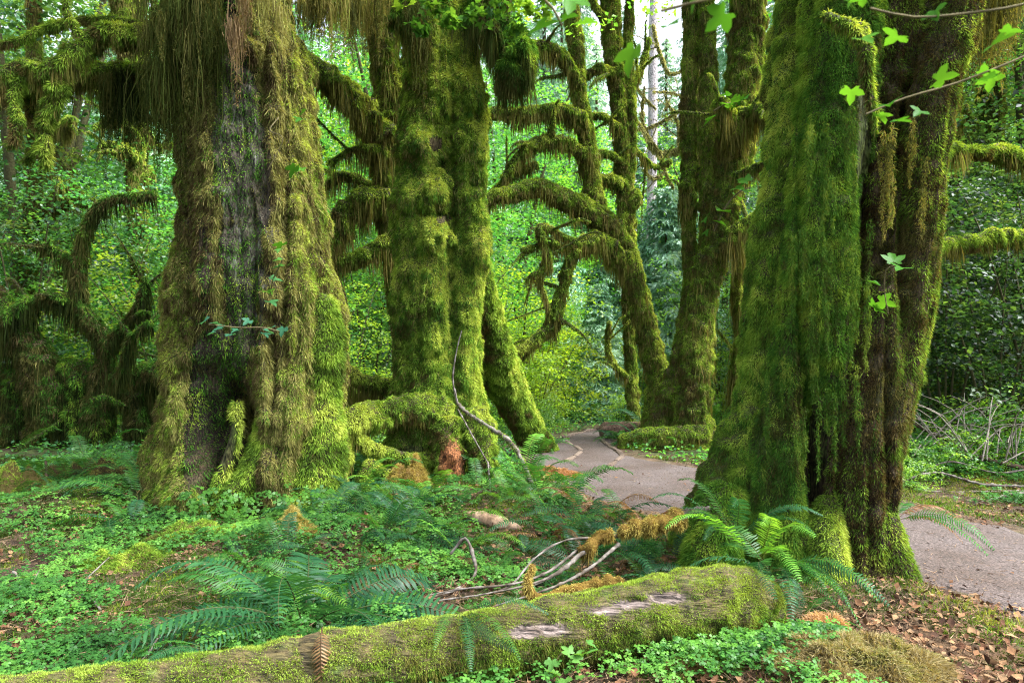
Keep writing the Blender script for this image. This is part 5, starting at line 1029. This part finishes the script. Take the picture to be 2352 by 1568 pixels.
for (x_, Y, n, s, kd) in [(1440, 12.4, 9, .7, 'gb'), (1480, 12.2, 9, .75, 'bg'), (1420, 12.9, 8, .6, 'gb'), (1520, 11.9, 8, .6, 'g'), (1410, 15, 8, .8, 'b'), (1460, 14.2, 9, .9, 'bg'), (1500, 14, 8, .9, 'gb'), (1225, 12.8, 8, .7, 'g'), (1350, 17, 8, .9, 'gb'), (1290, 17, 8, .9, 'g'), (1650, 13.5, 9, 1.0, 'gl'), (1250, 11.6, 8, .6, 'g'), (1670, 13.0, 8, .9, 'g')]:
    fern(x_, Y, n, s, kd, GP_, 'ferns at the bend of the path')

# ------------------------------------------------------------------ mounds, patches and small plants
def mound(name, xv, yv, Y, rx, ry, h, pal, label, cat='moss', L=.03, n=9000, W_=.005, lean=.8):
    c = np.array([XV(xv, Y), Y, gz(XV(xv, Y), Y)]); a = rng.random(n) * 2 * pi; r = np.sqrt(rng.random(n)); 
    lx, ly = np.cos(a) * r * rx, np.sin(a) * r * ry
    z = lambda r, lx, ly: h * (1 - r ** 2) * (1 + .9 * fbm(np.stack([lx, ly, 0 * lx + Y], -1) * 6, 2)) - .01
    A = Acc(); rr, aa = np.meshgrid(np.linspace(0, 1.05, 14), np.linspace(0, 2 * pi, 37)); gx_, gy_ = np.cos(aa) * rr * rx, np.sin(aa) * rr * ry
    v = np.stack([gx_, gy_, z(rr, gx_, gy_)], -1); i = (np.arange(36)[:, None] * 14 + np.arange(13)[None]).ravel()
    A.add(v + c, pal[0], np.stack([i, i + 1, i + 15, i + 14], 1))
    p = np.stack([lx, ly, z(r, lx, ly)], 1); d = rng.normal(size=p.shape) * lean + np.stack([lx / rx, ly / ry, 1 + 0 * lx], 1)
    blades(A, p + c, d, L * rng.uniform(.5, 1.4, n), W_, ncol(p + c, pal, 0, 3, 9, 1), 2, .3)
    tag(mk(name, A, M_MOSS, origin=c), label, cat)
P_STR = [(.08, .06, .03), (.16, .13, .06), (.25, .21, .11), (.13, .15, .04), (.30, .23, .13)]
mound('moss_mound', 1965, 1600, 3.32, .42, .26, .09, P_STR, 'straw-coloured mound of dry moss at the near side of the massive tree', L=.05, n=26000, lean=1.5)
mound('moss_mound', 1890, 1500, 3.85, .14, .12, .10, [(.25, .15, .08), (.4, .26, .14)], 'small peach-coloured tuft behind the straw mound', L=.05, n=3000)
mound('moss_mound', 1640, 1568, 3.45, .3, .14, .04, P_YEL, 'thin yellow moss cushion in front of the log end', n=7000)
mound('moss_mound', 665, 1262, 5.75, .22, .16, .13, [(.16, .13, .03), (.28, .24, .06), (.34, .30, .10), (.22, .15, .09)], 'pale golden moss dome among the oxalis behind the largest fern', L=.04, n=9000)
mound('moss_mound', 470, 1255, 5.9, .5, .3, .12, P_YEL, 'olive moss hummock before the hollow of the huge tree', n=14000)
mound('moss_mound', 310, 1300, 5.3, .4, .25, .10, P_YEL, 'olive moss hummock in the oxalis left of the big fern', n=12000)
mound('moss_mound', 40, 1130, 7.7, .6, .4, .22, P_YEL, 'mossy hump beside the dark upright stick', n=12000)
mound('moss_mound', 200, 1100, 8.4, .8, .4, .18, P_BRN, 'brownish mossy hump behind the drooping fern', n=12000)
mound('moss_mound', 940, 1115, 8.0, .32, .22, .30, P_GLD[:3] + [(.30, .20, .10)], 'tan mossy stump top under the arched root', L=.05, n=9000)
mound('moss_mound', 1260, 1080, 9.2, .5, .3, .10, [(.20, .10, .05), (.32, .17, .09), (.36, .24, .14)], 'rusty brown litter heap beside the near bend of the path', L=.04, n=9000, W_=.01)
mound('moss_mound', 1540, 1010, 12.0, .9, .35, .22, P_YEL, 'mossy root mound running toward the sawn log', n=14000, W_=.012, L=.04)
mound('leaf_heap', 735, 1500, 3.55, .16, .12, .13, [(.14, .06, .035), (.30, .14, .08), (.42, .24, .16)], 'heap of rusty dead leaves on the mossy log', cat='leaf litter', L=.04, n=1500, W_=.016)

def hang_dead():
    o_ = V(740, 1440, 3.25); R_ = empty('dead_frond', o_, 'rusty dead fern frond hanging over the front of the log', 'fern')
    o = mk('blade', frond_mesh(.34, .3, 1.4, .05, 24, .06, F_BRN, .5), M_FERN, R_); o.rotation_euler = (0, .5, radians(-80)); return R_
hang_dead()
def leafy_twig(rows, n, size, label, seed, pal=((.02, .085, .01), (.04, .14, .015), (.07, .20, .02)), nth=6, spread=.05, thing='maple_sprig', M=M_NEARLEAF, tilt=.5):
    t = Vt(rows, step=.03, nth=nth, n1=(.1, 3), seed=seed); o_ = V(*rows[0][:2], rows[0][3]); R_ = empty(thing, o_, label, 'leafy twig')
    A = Acc(); tube_add(A, t, (.10, .085, .04)); mk('twig', rel(A, o_), M_TWIG, R_, True)
    c = t['c']; i = (np.linspace(.15, .98, n) * (len(c) - 1)).astype(int)
    for k in i:
        A = Acc(); p = c[k:k + 1] + rng.normal(size=(1, 3)) * spread
        leaves(A, p, np.array([[rng.normal() * tilt, rng.normal() * tilt - .25, 1.0]]), size * rng.uniform(.7, 1.25), ramp(np.array([rng.uniform(.3, 1)]), pal), MAPLE)
        mk('leaf', rel(A, o_), M, R_)
    return R_
leafy_twig([(2500, 60, 3, 1.5), (2352, 130, 3, 1.5), (2200, 190, 2.6, 1.5), (2080, 225, 2.2, 1.5), (1990, 262, 1.5, 1.5)], 11, .036, 'long twig with blurred maple leaves reaching across the massive tree', 1, spread=.05)
leafy_twig([(2500, -40, 3, 1.2), (2352, 10, 3, 1.2), (2230, 30, 2.6, 1.2), (2100, 40, 2.2, 1.2), (2000, 20, 1.5, 1.2)], 12, .036, 'blurred sprig of bright maple leaves over the top of the massive tree', 2, spread=.05, tilt=.7)
leafy_twig([(1800, -90, 3, .95), (1700, -20, 3, .95), (1600, 5, 2.6, .95), (1520, 25, 2.2, .95)], 10, .034, 'blurred sprig of bright maple leaves hanging over the bright gap', 3, spread=.035, tilt=.9)
leafy_twig([(1180, -80, 3, 1.3), (1230, -20, 2.5, 1.3), (1270, 20, 2, 1.3), (1290, 60, 1.5, 1.3)], 7, .045, 'blurred green leaf sprig hanging right of the knobbly tree top', 4, spread=.04, tilt=.9)
leafy_twig([(640, 760, 1.5, 6.5), (600, 752, 1.5, 6.4), (550, 752, 1.5, 6.3), (480, 745, 1.2, 6.2)], 11, .085, 'level sprig of bluish leaves growing out of the hollow above its mouth', 5, pal=[(.03, .12, .06), (.05, .17, .10)], spread=.05, tilt=.25)
leafy_twig([(620, 680, 1.5, 6.7), (628, 640, 1.5, 6.6), (645, 605, 1.3, 6.5), (650, 590, 1, 6.5)], 6, .10, 'seedling with broad bluish leaves on the bare strip of the huge tree', 6, pal=[(.04, .16, .07), (.09, .24, .05)], spread=.04, tilt=.3)
leafy_twig([(1640, 530, 2, 11.6), (1670, 470, 2, 11.5), (1700, 440, 1.5, 11.4), (1725, 430, 1.5, 11.4)], 9, .2, 'shoot of fresh green leaves on the mossy stem clump', 7, spread=.1)
leafy_twig([(1640, 255, 2, 11.7), (1665, 240, 2, 11.6), (1690, 235, 1.5, 11.6)], 8, .2, 'shoot of fresh green leaves on the bright knob of the stem clump', 8, spread=.1)
leafy_twig([(2040, 720, 1.2, 4.75), (2032, 670, 1.2, 4.7), (2035, 620, 1, 4.65), (2055, 610, 1, 4.65)], 5, .09, 'small vine with bright leaves on the dark side of the massive tree', 9, spread=.04, tilt=.8)
leafy_twig([(640, 270, 1.2, 6.6), (620, 300, 1.2, 6.5), (650, 320, 1, 6.5), (615, 390, 1, 6.5)], 5, .10, 'few small yellow-green leaves on the upper mossy flank of the huge tree', 10, spread=.25, tilt=.5)
# near herbs in front of the log
for i, (x_, y_, Y, n, sz) in enumerate([(1330, 1520, 3.35, 8, .045), (1290, 1500, 3.4, 6, .05), (1550, 1500, 3.65, 8, .04)]):
    leafy_twig([(x_ - 30, y_ + 70, 1.2, Y), (x_ - 20, y_ + 30, 1.2, Y), (x_, y_, 1, Y), (x_ + 30, y_ - 15, .8, Y)], n, sz, ['light green herb against the front of the log below the bare wood', 'young herb beside the light green herb at the log front', 'low herb under the fat end of the log'][i], 20 + i, pal=[(.06, .18, .04), (.11, .26, .05)], spread=.05, thing='woodland_herb', tilt=.4)
o_ = V(1620, 1520, 3.55); A = Acc(); n = 650
x = rng.normal(XV(1640, 3.6), .28, n); y = rng.normal(3.58, .10, n); p = np.stack([x, y, hgt(x, y) + rng.uniform(.03, .12, n)], 1)
leaves(A, p, rng.normal(size=(n, 3)) * .35 + [0, -.25, 1], rng.uniform(.014, .026, n), ncol(p, [(.03, .10, .014), (.055, .16, .02), (.10, .25, .035)], 0, 2, 5), CLOVER)
tag(mk('clover_patch', A, M_COVER), 'bright three-lobed leaves crowding in front of the log end', 'ground cover', kind='stuff')
A = Acc(); n = 300; x = rng.uniform(XV(430, 6.6), XV(790, 6.6), n); y = rng.uniform(6.2, 6.75, n); p = np.stack([x, y, hgt(x, y) + rng.uniform(.04, .3, n)], 1)
leaves(A, p, rng.normal(size=(n, 3)) * .4 + [0, -.6, 1], rng.uniform(.03, .05, n), ncol(p, [(.03, .10, .014), (.055, .16, .02), (.10, .25, .035)], 0, 2, 5), CLOVER)
tag(mk('clover_patch', A, M_COVER), 'small three-lobed leaves climbing the foot of the huge tree', 'ground cover', kind='stuff')

# more mossy maples deeper in the forest, copied from the ones in front
for src, x, Y, rz, sc_, lb in [('leaning mossy maple', 60, 18, 2.2, 1.1, 'dim mossy maple deep in the leaves at the frame side, left of the huge tree'), ('slender upright', 330, 17, 1.0, 1.2, 'dim slender mossy maple behind the leaves beside the huge tree'),
                        ('clump of mossy', 2330, 17, 1.5, 1.0, 'dim mossy stem clump among the leaves at the frame side, past the path'), ('slender upright', 2180, 15, 3.9, 1.1, 'dim slender mossy maple among the leaves behind the massive tree'),
                        ('dark mossy maple', 2480, 14, 2.6, .9, 'dim mossy maple whose limbs reach in at the frame side past the path')]:
    r0 = [o for o in bpy.data.objects if o.get('label', '').startswith(src)][0]
    copy_tree(r0, (XV(x, Y), Y, gz(XV(x, Y), Y) - .1), rz, (sc_,) * 3, lb)
